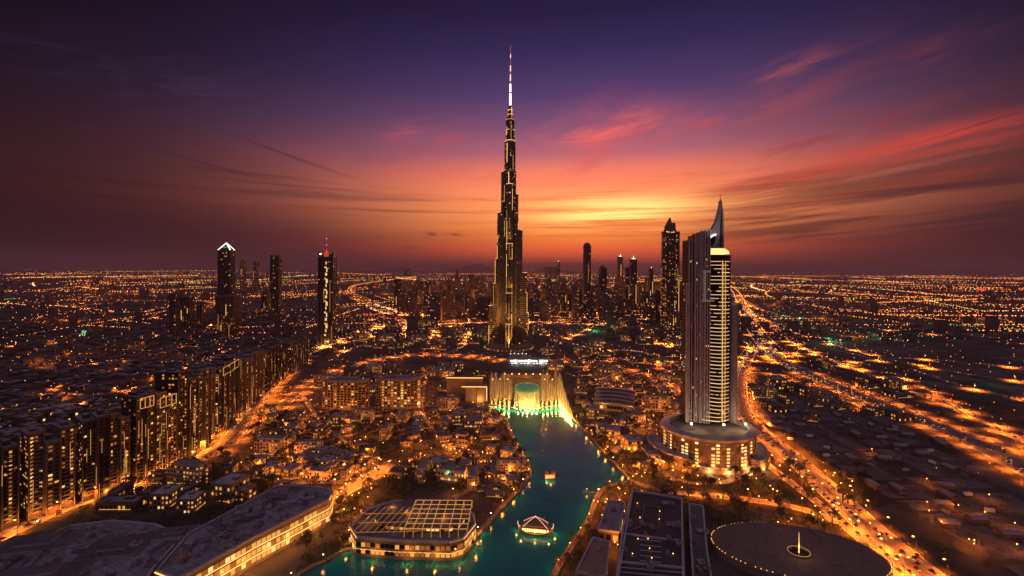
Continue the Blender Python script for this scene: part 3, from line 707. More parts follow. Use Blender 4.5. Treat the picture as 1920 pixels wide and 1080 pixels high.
# sail crown, spire
prof = [(1327.5, 466), (1327.5, 437), (1334, 432), (1340, 425), (1346, 414), (1350, 400), (1353.5, 386), (1355.2, 372), (1356.6, 384), (1358.6, 400), (1359.6, 440), (1360, 466)]
poly = [(HX(x), HZ(y)) for x, y in prof]
def plate(poly, y0, y1, m=0):
    m_ = MB(); n = len(poly); m_.v = [(x, y0, z) for x, z in poly] + [(x, y1, z) for x, z in poly]
    m_.f = [tuple(range(n - 1, -1, -1)), tuple(range(n, 2 * n))] + [(k, (k + 1) % n, n + (k + 1) % n, n + k) for k in range(n)]; m_.m = [m] * len(m_.f); return m_
sail = plate(poly, -2, 6).build('sail_crown', [paleclad], hotel)
lens = [(1329.5, 462), (1330.5, 452), (1335, 444.5), (1342, 440), (1343.5, 445), (1341.5, 455), (1336, 462)]
plate([(HX(x), HZ(y)) for x, y in lens], -2.5, -2.1).build('dark_opening', [glass], sail)
mb = MB(); mb.path([(HX(x), -2.9, HZ(y)) for x, y in ((1329.5, 450), (1333, 444), (1338, 440.5), (1344, 438))], 0.8, 0); mb.build('rim_glow', [s_white], sail)  # white highlight on the sail, put in as a glowing strip
plate([(HX(x), HZ(y)) for x, y in ((1351, 462), (1352.5, 420), (1354.2, 392), (1355.6, 420), (1356, 462))], -3.1, -2.1).build('dark_fin', [darkclad], sail)
mb = MB(); mb.bar((HX(1355.3), 2, HZ(376)), (HX(1355.4), 2, HZ(360)), 0.55, 0, 6, 0.2); mb.build('spire', [steel], hotel)
# pale box accents half way up
mb = MB()
for q0, q1, ya, yb in ((1315, 1327, 507, 511), (1313, 1334, 562, 566), (1316, 1319, 511, 565)):
    mb.box(HX((q0 + q1) / 2), -11.5, HZ(yb), (q1 - q0) * k_, 3, HZ(ya) - HZ(yb), 0, 0)
mb.build('terrace_frame', [mat('lit_white_frame', (0.6, 0.55, 0.5), 0.4, 0.0, emit=((1.0, 0.82, 0.66), 0.05))], hotel)
# the drum: ellipse with stone piers, columns of lit windows, ring roof
dcx, dcy, ea, eb = HX(1318), -20.0, 50.0, 42.0
def ell(t_, k=1.0): return (dcx + ea * k * math.cos(t_), dcy + eb * k * math.sin(t_))
N = 60; EP = [ell(2 * math.pi * k / N) for k in range(N)]
mb = MB(); mb.prism(EP, 0, 31, 0, 2)
for k in range(N):
    if k % 2 == 0:
        t_ = 2 * math.pi * k / N; x, y = ell(t_, 1.012); mb.box(x, y, 0, 2.4, 2.0, 31.5, math.atan2(y - dcy, x - dcx) + math.pi / 2, 0)
for z in (31, ):
    for k in range(N):
        a, b_, c, d = ell(2 * math.pi * k / N, 1.04), ell(2 * math.pi * (k + 1) / N, 1.04), ell(2 * math.pi * (k + 1) / N, 0.86), ell(2 * math.pi * k / N, 0.86)
        mb.quad((*a, z), (*b_, z), (*b_, z + 3), (*a, z + 3), 1); mb.quad((*a, z + 3), (*b_, z + 3), (*c, z + 4.5), (*d, z + 4.5), 1); mb.quad((*d, z + 4.5), (*c, z + 4.5), (*c, z), (*d, z), 1)
drum = mb.build('drum_base', [stone, paleclad, roofd], hotel)
mb = MB()                                                # stepped curved terraces at the foot of the drum
for lv, (t0, t1, ko, ki, zt2) in enumerate(((R(150), R(235), 1.34, 1.0, 14), (R(160), R(215), 1.52, 1.34, 8), (R(305), R(385), 1.26, 1.0, 12), (R(230), R(300), 1.14, 1.0, 6))):
    n2 = 14
    for k in range(n2):
        a0, a1 = t0 + (t1 - t0) * k / n2, t0 + (t1 - t0) * (k + 1) / n2
        mb.prism([ell(a0, ki), ell(a0, ko), ell(a1, ko), ell(a1, ki)], 0, zt2, 0, 1)
        mb.prism([ell(a0, ko - .02), ell(a0, ko + .012), ell(a1, ko + .012), ell(a1, ko - .02)], zt2, zt2 + 1.2, 2, 2)
mb.build('stepped_terrace', [stone, roofm, paleclad], hotel)
wn = MB()
for k in range(N):
    t_ = 2 * math.pi * (k + .5) / N
    if math.sin(t_) > 0.35: continue
    bright = k % 6 in (0, 1, 3) or k > 55
    for f in range(8):
        z = 2.5 + f * 3.55
        if random.random() < (0.85 if bright else 0.35):
            a, b_ = ell(2 * math.pi * (k + .14) / N, 1.02), ell(2 * math.pi * (k + .86) / N, 1.02)
            wn.quad((*a, z), (*b_, z), (*b_, z + 1.9), (*a, z + 1.9), random.choice((0, 0, 1)) if bright else 2)
wn.build('lit_window', [mat('drum_window_gold', (.2, .1, .05), .4, 0, emit=((1.0, 0.50, 0.13), 1.7)), mat('drum_window_white', (.2, .1, .05), .4, 0, emit=((1.0, 0.64, 0.26), 2.3)), w_amb], drum, kind='stuff')
for x, y, wv in ((-28, -24, 4500), (-20, -30, 3500), (8, -26, 4500), (34, -24, 3500), (26, -28, 5000)):
    light(hotel, (x, y, 40), (1.0, 0.62, 0.28), wv)
for q in (-70, -45, -20, 0, 25, 45): light(hotel, (dcx + q * 0.95, dcy - eb * math.sqrt(max(0.0, 1 - (q / 75) ** 2)) - 8, 3), (1.0, 0.5, 0.16), 5000)
light(hotel, (HX(1338), -34, HZ(470)), (1.0, .86, .78), 26000, 70, (.1, .6, 1), .7)  # added spot without a fixture, brightens the sail crown
for x, y in ((-28, -24), (8, -26), (34, -24)):
    mb = MB(); mb.ball((x, y, 37.5), 1.3, 0); mb.build('terrace_lamp', [lampw], hotel)

# ============================================================ generic high-rise
def highrise(name, label, cat, x, y, w_, d_, h, rz=0.0, lit=0.15, bay=4.5, floor=4.5, wall=darkclad, trim=steel, roof=roofd, piers=2, group=None, crown=None, cluster=0.7, faces='SWE', rad=True, base_glow=0, strips=0, corner=0.0, plant=True):
    root = empty(name, (x, y, 0), rz, label, cat, group)
    if rad: OCC.append((x, y, math.hypot(w_, d_) / 2))
    mb = MB(); wn = MB()
    levels = [(0.0, h, 1.0)]
    for z0, z1, s in levels:
        if z1 - z0 < 0.5: continue
        hw, hd = w_ * s / 2, d_ * s / 2; c = corner
        if c: P = [(-hw + c, -hd), (hw - c, -hd), (hw, -hd + c), (hw, hd - c), (hw - c, hd), (-hw + c, hd), (-hw, hd - c), (-hw, -hd + c)]
        else: P = [(-hw, -hd), (hw, -hd), (hw, hd), (-hw, hd)]
        mb.prism(P, z0, z1, 0, 2)
        n = len(P)
        for k in range(n):
            a, b_ = P[k], P[(k + 1) % n]; L = math.dist(a, b_)
            nx, ny = (b_[1] - a[1]) / L, -(b_[0] - a[0]) / L
            side = 'S' if ny < -0.6 else 'N' if ny > 0.6 else 'E' if nx > 0 else 'W'
            if side not in faces: continue
            if piers and L > 8:
                m_ = max(1, int(L / (bay * piers)))
                for j in range(m_ + 1):
                    t_ = j / m_; mb.box(a[0] + (b_[0] - a[0]) * t_ + nx * 0.3, a[1] + (b_[1] - a[1]) * t_ + ny * 0.3, z0, 0.9, 0.9, z1 - z0 + 1.6, 0, 1, bottom=False)
            windows(wn, a, b_, z0 + 3, z1 - 2, bay, floor, 0.66, 0.5, 0.22, lit, cluster)
        for k in range(n):                               # parapet
            a, b_ = P[k], P[(k + 1) % n]; L = math.dist(a, b_)
            mb.box((a[0] + b_[0]) / 2 * 0.985, (a[1] + b_[1]) / 2 * 0.985, z1, L * 0.97, 0.6, 1.3, math.atan2(b_[1] - a[1], b_[0] - a[0]), 1, bottom=False)
    wl = mb.build('wall', [wall, trim, roof], root)
    wn.build('window', WIN, root, kind='stuff')
    s = levels[-1][2]
    if plant:
        pl = MB(); rr = random.Random(int(x * 7 + y))
        for _ in range(3): pl.box(rr.uniform(-.25, .25) * w_ * s, rr.uniform(-.25, .25) * d_ * s, h, w_ * s * rr.uniform(.15, .3), d_ * s * rr.uniform(.15, .35), rr.uniform(2, 5))
        pl.build('roof_plant', [roofm], root)
    if strips:
        rr = random.Random(int(x + y))
        for _ in range(strips):
            q = rr.uniform(-.46, .46) * w_; z0 = rr.uniform(0, .55) * h; z1 = z0 + rr.uniform(.15, .4) * h
            st = MB(); st.bar((q, -d_ / 2 - 0.9, z0), (q, -d_ / 2 - 0.9, min(z1, h)), max(0.3, y * 0.0003), 0, 4); st.build('facade_light', [s_dim if rr.random() < .6 else s_gold], root)
    if crown: crown(root, w_, d_, h, s)
    if base_glow: light(root, (0, -d_ / 2 - 14, 6), (1.0, 0.42, 0.1), base_glow)
    return root
def tower_px(name, label, pxl, pxr, ytop, ybase, depth=None, asp=1.0, **kw):
    cx_ = (pxl + pxr) / 2; x, d = gp(cx_, ybase)
    if depth: d = depth; x = xat(cx_, 505, d)
    h = zat(cx_, ytop, d); sl_, sr_ = (pxl - CX) / FPX, (pxr - CX) / FPX      # keep the visible side wall inside the outline
    if sr_ < 0: wd = (sr_ - sl_) * d / (1 - sr_ * asp); x = sl_ * d + wd / 2
    elif sl_ > 0: wd = (sr_ - sl_) * d / (1 + sl_ * asp); x = sr_ * d - wd / 2
    else: wd = (sr_ - sl_) * d
    x += ray(CX, (ytop + ybase) / 2)[0] * d
    cat = kw.pop('cat', 'skyscraper')
    return highrise(name, label, cat, x, d + wd * asp / 2, wd, wd * asp, h, **kw)

# --- crowns
def c_pyramid(root, w_, d_, h, s):
    hw, hd = w_ * s / 2, d_ * s / 2; a = h + w_ * 0.56
    mb = MB(); P = [(-hw, -hd), (hw, -hd), (hw, hd), (-hw, hd)]
    for k in range(4): mb.tri((*P[k], h), (*P[(k + 1) % 4], h), (0, 0, a), 0)
    py = mb.build('pyramid_roof', [mat('green_tinted_glass', (0.03, 0.06, 0.045), 0.2, 0.2, 0.3)], root)
    mb = MB()
    for p in P: mb.bar((*p, h), (0, 0, a + 1), 1.25, 0, 4)
    mb.build('edge_light', [s_white], py)
    mb = MB()
    for z in (h + 5, h + 9): mb.box(0, -hd * 0.55, z, hw * 0.7, 1.0, 1.6)
    mb.build('gable_light', [s_green], py)
def c_flame(root, w_, d_, h, s):
    mb = MB(); n = 8; prof = [(4.4, 0), (7.2, 6), (6.6, 12), (3.6, 19), (0.3, 27)]
    mb.lathe([(r, h - 4 + z) for r, z in prof], 10, 0, -1.5, -d_ / 2 + 9); mb.build('red_flame_finial', [mat('red_lit_panel', (0.5, 0.08, 0.04), 0.4, 0.1, 0.3, emit=((1.0, 0.09, 0.03), 0.55))], root, smooth=True)
    mb = MB(); mb.bar((-1.5, -d_ / 2 + 9, h + 20), (-1.5, -d_ / 2 + 9, h + 56), 0.7, 0, 5, 0.3)
    an = mb.build('antenna', [steel], root)
    mb = MB()
    for z in (34, 52): mb.octa((-1.5, -d_ / 2 + 9, h + z), 1.6)
    mb.build('beacon', [s_red], an)
    mb = MB()
    for q in (-1, 1):
        mb.box(q * w_ * 0.34, 0, h, w_ * 0.3, d_ * 0.8, 8, 0, 0)
        mb.box(q * w_ * 0.42, 0, h + 8, w_ * 0.12, d_ * 0.5, 6, 0, 0)
    mb.build('shoulder', [darkclad], root)
    mb = MB(); mb.octa((-w_ * .36, -d_ * .42, h + 8.5), 2.4); mb.build('roof_lamp', [lampw], root)
    for k in range(20):
        mb = MB(); z = h * 0.1 + k * h * 0.043; mb.box(2 + (k % 3 - 1) * 2.0, -d_ / 2 - 0.8, z, 5 - (k % 2) * 2, 0.6, h * (0.018 + 0.014 * (k % 3)))
        mb.build('centre_light', [mat('gold_panel_light', (.3, .2, .1), .4, 0, emit=((1.0, .6, .2), 1.1))], root)
def c_point(root, w_, d_, h, s):
    mb = MB(); hw = w_ * s / 2
    pr = [(-hw * .8, h), (-hw * .66, h + w_ * .42), (-hw * .12, h + w_ * .95), (hw * 0.05, h + w_ * .62), (hw * .42, h + w_ * .66), (hw * .5, h + w_ * .5), (hw * .55, h + w_ * .22), (hw * .75, h)]
    p = plate(pr, -d_ * .3, d_ * .25); p.build('peaked_crown', [stoned], root)
    mb = MB()
    for q in (-.55, -.3, .05, .3): mb.octa((hw * q, -d_ * .32, h + 3 + abs(q) * 5), 2.6)
    mb.build('crown_lamp', [mat('crown_lamp_red', (.3, .1, .05), .4, 0, emit=((1, .4, .16), 2.2))], root)
    mb = MB()
    for q in (-1, 1): mb.box(hw * q * .9, 0, h, hw * .2, d_ * .8, 7)
    mb.build('shoulder', [darkclad], root)
def c_needle(root, w_, d_, h, s):
    mb = MB(); mb.box(0, 0, h, w_ * .5, d_ * .5, w_ * .25); mb.bar((0, 0, h + w_ * .25), (0, 0, h + w_ * 1.1), w_ * .06, 0, 5, .3); mb.build('needle', [darkclad], root)
    mb = MB(); mb.octa((0, -d_ * .3, h + w_ * .35), w_ * .13); mb.build('beacon', [s_white], root)
def c_round(root, w_, d_, h, s):
    mb = MB(); mb.lathe([(w_ * s * .5, h), (w_ * s * .48, h + w_ * .18), (w_ * s * .36, h + w_ * .34), (w_ * .06, h + w_ * .4), (w_ * .04, h + w_ * .62), (0.1, h + w_ * .63)], 12, 0); mb.build('rounded_cap', [darkclad], root, smooth=True)
def c_white(root, w_, d_, h, s):
    mb = MB(); mb.box(0, -d_ * .2, h, w_ * .6, d_ * .3, w_ * .12); mb.bar((0, -d_ * .2, h + w_ * .1), (0, -d_ * .2, h + w_ * .65), w_ * .07, 0, 4, .2); mb.build('white_crown_light', [s_white], root)
def c_split(root, w_, d_, h, s):
    mb = MB()
    for q in (-1, 1): mb.box(q * w_ * .4, 0, h, w_ * .2, d_ * .9, w_ * .16)
    mb.build('corner_upstand', [darkclad], root)

brownclad = mat('brown_black_cladding', (0.06, 0.045, 0.045), 0.4, 0.3, 0.08, 0.2)
tower_px('skyscraper', 'dark tower with white edged pyramid roof, tall over the western low-rise', 408, 440, 469, 626, asp=.55, lit=.08, crown=c_pyramid, plant=False, bay=5, floor=5, wall=brownclad)
tower_px('office_tower', 'dark block attached below pyramid topped tower, towards camera', 404, 450, 556, 632, lit=.02, asp=.5, piers=1, wall=darkclad, strips=4)
tower_px('office_tower', 'broad black slab west of the pyramid topped tower', 317, 338, 552, 632, lit=.01, asp=.9, piers=1)
tower_px('office_tower', 'dark block directly behind the broad black slab, thin gold lights', 338, 364, 557, 616, lit=.05, asp=.7, strips=3)
tower_px('office_tower', 'short dark block beside the pyramid topped tower', 369, 385, 567, 620, lit=.04, asp=.8)
tower_px('skyscraper', 'black flat topped tower with a V shaped light, near the pyramid tower', 506, 528, 481, 590, asp=.6, lit=.07, crown=c_split, bay=6, floor=6)
tower_px('skyscraper', 'dark tower with red flame finial, antenna and gold centre strip', 596, 631, 482, 646, asp=.6, lit=.04, crown=c_flame, plant=False, wall=darkclad, strips=3, base_glow=30000)
tower_px('skyscraper', 'broad dark tower with ragged peaked crown next to balcony ladder hotel', 1239, 1275, 437, 612, asp=.45, lit=.24, crown=c_point, plant=False, bay=5, floor=5, wall=brownclad, cluster=.9, strips=3, corner=6, base_glow=30000)
tower_px('office_tower', 'low block at the foot of the tower with ragged crown', 1258, 1268, 580, 622, lit=.1, asp=1, strips=2)
SK = [('hazy slim tower beside pyramid tower, topped by a small beacon', 449, 461, 491, 540, c_round, 'skyscraper'),
      ('hazy narrow tower between the pyramid tower and the V lit tower', 475, 486, 491, 545, None, 'skyscraper'),
      ('low round shouldered dark tower below the V lit tower', 488, 508, 552, 594, c_round, 'office tower'),
      ('plain dark tower with rounded top, first east of the red flame tower', 738, 757, 524, 582, None, 'skyscraper'),
      ('plain black tower standing second east of the red flame tower', 796, 811, 527, 572, None, 'skyscraper'),
      ('distant squat hall block on the hazy plain behind the dark towers', 757, 774, 504, 518, None, 'office block'),
      ('grey tower pair, shorter one, third east of the red flame tower', 839, 848, 534, 574, None, 'office tower'),
      ('grey tower pair, darker one, third east of the red flame tower', 848, 858, 537, 578, None, 'office tower'),
      ('very slim far tower with knob top above the grey tower pair', 854, 861, 508, 536, c_round, 'skyscraper'),
      ('hazy tower left of the tallest tower, flat top', 879, 890, 515, 552, None, 'office tower'),
      ('dark short tower close beside the tallest tower flat top', 899, 911, 532, 556, None, 'office tower'),
      ('slim far tower with hooked finial, right of the tallest tower', 1043, 1050, 492, 536, c_needle, 'skyscraper'),
      ('wide hazy block beside the hooked finial tower', 1021, 1043, 501, 523, None, 'office block'),
      ('tall slender tower with round cap and gold cross light', 1093, 1108, 460, 578, c_round, 'skyscraper'),
      ('stocky dark tower with domed top between the slender towers', 1122, 1138, 504, 588, c_round, 'skyscraper'),
      ('slender pencil tower with small lit pinnacle', 1157, 1168, 481, 545, c_white, 'skyscraper'),
      ('slender tower crowned by a bright white light', 1180, 1194, 486, 586, c_white, 'skyscraper'),
      ('shoulder block leaning against the white crowned tower', 1172, 1181, 502, 580, None, 'office tower'),
      ('hazy tower with twin beacons before the ragged crown tower', 1216, 1225, 504, 572, c_needle, 'skyscraper'),
      ('long dark mid-rise at the foot of the round capped tower', 1078, 1092, 545, 594, None, 'office block'),
      ('mid-rise with rows of lit floors below the stocky domed tower', 1090, 1117, 562, 592, None, 'office block'),
      ('plain hazy mid-rise just right of the ring road dome', 1045, 1062, 548, 588, None, 'office block'),
      ('darker plain mid-rise beside the lit floor block', 1062, 1078, 552, 590, None, 'office block'),
      ('tall plain mid-rise to the left of the ragged crown tower', 1226, 1238, 546, 604, None, 'office block'),
      ('grey mid-rise between white crowned tower and twin beacon tower', 1203, 1217, 548, 586, None, 'office block'),
      ('slim grey mid-rise pressed close to the balcony hotel', 1276, 1285, 528, 596, None, 'office tower')]
for i, (lb, a, b_, yt, yb, cr, ct_) in enumerate(SK):
    tower_px('skyscraper' if ct_ == 'skyscraper' else 'office_tower' if 'tower' in ct_ else 'office_block', lb, a, b_, yt, yb, cat=ct_, lit=.16 if 'lit floors' in lb else .07, bay=7, floor=6, crown=cr, wall=brownclad if i % 2 else darkclad, strips=2 if i % 3 == 0 else 1, plant=cr is None, corner=4 if cr is c_round else 0)
for px, lb in ((892, 'dark dome with glowing rim standing in for a roundabout, left of the tallest tower'), (1010, 'dark dome with glowing rim standing in for a roundabout, right of the tallest tower')):  # dome shape stands in for a roundabout ringed with road lights
    x, d = gp(px, 588); r_ = 17 / FPX * d
    dm = empty('dome_stand_in', (x, d, 0), 0, lb, 'hall'); OCC.append((x, d, r_ + 5))
    mb = MB(); mb.lathe([(r_, 0), (r_, 14)] + [(r_ * math.cos(R(a)), 14 + r_ * .75 * math.sin(R(a))) for a in range(10, 91, 16)], 24, 0); mb.build('dome', [brownclad], dm, smooth=True)
    mb = MB()
    for k in range(24):
        t0, t1 = 2 * math.pi * k / 24, 2 * math.pi * (k + 1) / 24
        if k % 3: mb.bar(((r_ + 1) * math.cos(t0), (r_ + 1) * math.sin(t0), 9), ((r_ + 1) * math.cos(t1), (r_ + 1) * math.sin(t1), 9), 1.0, 0, 4)
    mb.build('rim_glow', [s_dim], dm)

# ============================================================ the row of apartment towers along the boulevard
rowpts = [gp(*p) for p in ((-75, 1025), (46, 982), (150, 946), (212, 926), (256, 908), (292, 893), (335, 872), (374, 850), (410, 818), (452, 778), (500, 738), (545, 702), (584, 676))]
rowh = [72, 76, 75, 70, 89, 85, 100, 91, 88, 78, 72, 66]
rowl = ['row apartment tower cut by the picture edge, many gold windows, low flat roof', 'long brown apartment tower with the densest columns of gold windows in the boulevard row', 'black apartment tower with thin gold light columns, beside the densely lit one',
        'short dark apartment tower in a notch of the boulevard row', 'apartment tower with gold tier lights rising above the notch in the boulevard row', 'ribbed apartment tower with lit portal frame under its roof', 'tallest apartment tower of the boulevard row, gold ribs',
        'brown ribbed apartment tower just behind the tallest one of the boulevard row', 'apartment tower with ring of lights around its top at the bend of the boulevard', 'small ribbed apartment tower past the bend of the boulevard',
        'smaller dim apartment tower second past the bend of the boulevard', 'last and smallest apartment tower of the boulevard row, orange lit foot']
for i in range(12):
    a, b_ = rowpts[i], rowpts[i + 1]; L = math.dist(a, b_); tx, ty = (b_[0] - a[0]) / L, (b_[1] - a[1]) / L
    dep = 24 if i < 9 else 34; back = 8 if i in (3, ) else 0
    cx_, cyy = (a[0] + b_[0]) / 2 - ty * (dep / 2 + back + 3), (a[1] + b_[1]) / 2 + tx * (dep / 2 + back + 3)
    rz_ = math.atan2(ty, tx); H0 = rowh[i]; rr = random.Random(i + 3); lit_ = (.42, .42, .26, .24, .28, .26, .28, .24, .26, .22, .2, .2)[i]
    r_ = empty('apartment_tower', (cx_, cyy, 0), rz_, rowl[i], 'apartment tower'); OCC.append((cx_, cyy, L * .55))
    nm = max(2, int(L / 10)); mw = L * .85 / nm; H0 += rr.uniform(-4, 5); wallm_, trim_ = (brownclad, stoned) if i % 2 == 0 else (stoned, stone)
    mb = MB(); wn = MB(); bl = MB(); tops = []
    for j in range(nm):
        xc = -L * .425 + mw * (j + .5); pro_ = (0, 2.8)[j % 2] + rr.uniform(-.6, .6); hh = H0 - (rr.uniform(2, 13) if j % 2 else rr.uniform(0, 5)); tops.append((xc, hh))
        w2, yf, yb = mw * (.98 if j % 2 else 1.0) / 2 , -dep / 2 - pro_, dep / 2 + rr.uniform(-2, 2)
        mb.prism([(xc - w2, yf), (xc + w2, yf), (xc + w2, yb), (xc - w2, yb)], 0, hh, 0, 2)
        for q in (-1, 1):
            mb.box(xc + q * (w2 - .35), yf - .45, 0, .7, .9, hh + 1.4, 0, 1, bottom=False)
        mb.box(xc, yf - .2, hh - .6, w2 * 1.8, .8, 1.6, 0, 1, bottom=False); mb.box(xc, (yf + yb) / 2, hh, w2 * .9, dep * .3, rr.uniform(2, 4.5), 0, 0, 2, bottom=False)
        mb.box(xc + w2 * .4, yf + 3, hh, 1.6, 1.6, 1.1, 0, 1, bottom=False)
        windows(wn, (xc - w2 + .8, yf), (xc + w2 - .8, yf), 4, hh - 2, 2.6, 3.3, .66, .52, .18, lit_, .9)
        if j in (0,): windows(wn, (xc - w2, yb), (xc - w2, yf), 4, hh - 2, 3.2, 3.3, .6, .5, .18, lit_ * .8, .8)
        if j % 2 == 0:
            for f in range(int(hh / 3.3) - 2): bl.box(xc, yf - .7, 5 + f * 3.3, w2 * 1.1, 1.2, .8, 0, 0)
    mb.build('wall', [wallm_, trim_, roofm], r_); wn.build('window', WIN, r_, kind='stuff'); bl.build('balcony', [trim_], r_, kind='stuff')
    for _ in range(5 if i > 1 else 2):
        q = rr.uniform(-.46, .46) * L; z0 = rr.uniform(0, .6) * H0; st = MB()
        st.bar((q, -dep / 2 - 3.6, z0), (q, -dep / 2 - 3.6, z0 + rr.uniform(.12, .35) * H0), 0.16, 0, 4); st.build('facade_light', [s_dim], r_)
    if i in (4, 5, 8):
        st = MB(); st.box(0, -dep / 2 - 3.6, H0 - 5, L * .7, .5, .5, 0, 0); st.box(0, -dep / 2 - 3.6, H0 - 15, L * .7, .5, .4, 0, 0)
        for q in (-.35, -.1, .15, .35): st.box(L * q, -dep / 2 - 3.6, H0 - 14.6, .4, .5, 9.6, 0, 0)
        st.build('portal_frame_light', [s_dim], r_)
    for q in (-.3, .3): light(r_, (L * q, -dep / 2 - 6, 4), (1.0, 0.30, 0.04), 5000)

# ============================================================ curved apartment blocks near the water
def arc_block(px0, px1, ytop, ybase, label, lit=.3):
    x, d = gp((px0 + px1) / 2, ybase); wd = (px1 - px0) / FPX * d; h = zat((px0 + px1) / 2, ytop, d)
    root = empty('curved_apartment_block', (x, d + 10, 0), 0, label, 'apartment block'); OCC.append((x, d + 10, wd * .55))
    n = 14; rad = wd * 1.1; half = math.asin(.5 / 1.1)
    F = [(rad * math.sin(-half + 2 * half * k / n), -rad * math.cos(-half + 2 * half * k / n) + rad * .88) for k in range(n + 1)]
    Bk = [(p[0] * .9, p[1] + 15) for p in reversed(F)]
    mb = MB(); mb.prism(F + Bk, 0, h, 0, 1)
    for k in range(n + 1): mb.box(F[k][0], F[k][1] - .4, 0, 1.3, 1.6, h + 1.5, 0, 0)
    mb.build('wall', [stone, roofp], root)
    wn = MB()
    for k in range(n): windows(wn, F[k], F[k + 1], 3, h - 2, 3.4, 3.6, .7, .55, .25, lit, .8)
    wn.build('window', WIN, root, kind='stuff')
    mb = MB(); mb.box(0, 6, h, wd * .5, 8, 3.5); mb.box(-wd * .3, 4, h, wd * .15, 6, 2.4); mb.build('roof_plant', [roofm], root)
    for q in (-.3, 0, .3): light(root, (wd * q, -wd * .35 - 8, 4), (1.0, 0.32, 0.05), 7000)
arc_block(600, 688, 716, 770, 'curved ribbed apartment block in brown stone on the lake west bank')
arc_block(702, 786, 713, 768, 'curved apartment block with bright gold gaps, nearer to the fountain', .5)

# ============================================================ fountain
FY = gp(985, 760)[1]
gold_l = (1.0, 0.46, 0.07)
def jet(h, rm, mist=True):
    root = empty('fountain_jet', (0, 0, 0.3)); h *= 1.12
    mb = MB(); mb.lathe([(0.35, 0), (0.55, h * .25), (0.8, h * .6), (0.7, h * .85), (0.15, h)], 8, 0); mb.build('water_column', [spray_core], root, smooth=True)
    mb = MB(); mb.lathe([(0.8, 0.1), (rm * .7, h * .25), (rm, h * .55), (rm * .9, h * .8), (rm * .3, h * 1.04)], 10, 0); mb.build('mist', [spray_mist], root, smooth=True)
    mb = MB(); mb.ball((0, -1.2, .6), .75, 0, 6, 4); mb.build('nozzle_lamp', [lampw if rm > 4 else lampm], root)
    light(root, (0, -1.6, .8), gold_l, 420000, 30, (0, .03, 1), .7, .4)
    light(root, (0, -7.0, 5.0), gold_l, 11000, radius=.6)  # added fill light in front of the jet, brightens the water
    return root
jets = [jet(46, 3.8), jet(42, 5.2)]
jl = ['tall thin golden fountain jet at the dam side of the lake', 'broad misty golden fountain jet at the dam side of the lake']
pts = along(sF, 7.4, 3.0)
used = [False, False]
def place_jet(i, x, y, sc, label, group):
    if used[i]: return copy_tree(jets[i], (x, y, .3), 0, sc, label, group)
    used[i] = True; o = jets[i]; o.location = (x, y, .3); o.scale = (sc,) * 3; tag(o, label, 'fountain jet', group); return o
for j, (x, y, a) in enumerate(pts):
    px = CX + x / y * FPX
    if 958 < px < 1018: continue
    place_jet(j % 3 == 1, x, y - 5 - 2.0 * (j % 2), 1.0 + .12 * math.sin(j * 2.3), jl[j % 3 == 1], 'golden jets in the line of the fountain')
for j, (x, y, a) in enumerate(along(sR, 9.0, 4.0)[:9]):
    place_jet(j % 2, x - 6, y - 2, 0.98 - .085 * j, 'golden fountain jet in the row bending along the lake east shore', 'golden jets along the east shore')
# ring of jets in the middle; added canopy stands in for its green light
fx, fy = gp(988, 763)
fr = empty('water_pavilion', (fx, fy - 2, 0.3), 0, 'round pavilion of pale yellow water curtains and green canopy standing in for lit fountain jets', 'pavilion')
mb = MB(); mb.lathe([(20, 0), (20, 12), (19.4, 22), (18.6, 27)], 36, 0, ey=.7); mb.build('water_curtain', [spray_green], fr, smooth=True)
mb = MB(); mb.lathe([(13, 0), (13, 26)], 24, 0, ey=.7); mb.build('inner_curtain', [spray_green], fr, smooth=True)
mb = MB(); mb.lathe([(19.8, 26.6), (20.2, 29), (18.5, 33), (14, 35.5), (.1, 36.5)], 36, 0, ey=.7)
mb.build('canopy', [mat('green_canopy_glow', (0.10, 0.32, 0.18), 0.25, 0.4, 0.25, emit=((0.22, 0.6, 0.26), 0.14))], fr, smooth=True)  # green light on the jet tops put in as a faint glow
lr = MB()
for k in range(18):
    t_ = 2 * math.pi * k / 18; lr.ball((20.6 * math.cos(t_), 14.8 * math.sin(t_), .5), .7, 0, 6, 4)
lr.build('lamp_ring', [lampw], fr)
for k in range(14):
    t_ = 2 * math.pi * (k + .5) / 14 ; light(fr, (21.4 * math.cos(t_), 15.6 * math.sin(t_), 1.2), (1.0, 0.64, 0.14), 10000, 60, (-.12 * math.cos(t_), -.12 * math.sin(t_), 1), .8)
for k in range(5): light(fr, ((k - 2) * 7, -20, 2.5), (1.0, 0.55, 0.12), 9000)
light(fr, (0, 0, 6), (1.0, 0.78, 0.24), 20000)
arch = empty('arched_terrace', (fx, FY + 22, 0), 0, 'brown arched terrace with rows of orange lamps behind the round water pavilion', 'terrace'); OCC.append((fx, FY + 30, 40))
ah = zat(988, 706, FY + 22)
mb = MB()
for k in range(14):
    t0, t1 = math.pi * k / 14, math.pi * (k + 1) / 14
    o0, o1 = (30 * math.cos(t0), 26 + 12 * math.sin(t0)), (30 * math.cos(t1), 26 + 12 * math.sin(t1)); i0, i1 = (25 * math.cos(t0), 26 + 7 * math.sin(t0)), (25 * math.cos(t1), 26 + 7 * math.sin(t1))
    for yq in (-3, 3): mb.quad((o0[0], yq, o0[1]), (o1[0], yq, o1[1]), (i1[0], yq, i1[1]), (i0[0], yq, i0[1]), 0)
    mb.quad((o0[0], -3, o0[1]), (o1[0], -3, o1[1]), (o1[0], 3, o1[1]), (o0[0], 3, o0[1]), 0)
for sgn in (-1, 1): mb.box(sgn * 27.5, 0, 0, 5, 6, 26.3)
mb.build('arch', [stoned], arch)
mb = MB(); mb.box(0, 16, 0, 120, 18, ah - 8); mb.box(0, 19, ah - 8, 84, 12, 8); mb.build('terrace_block', [stoned], arch)
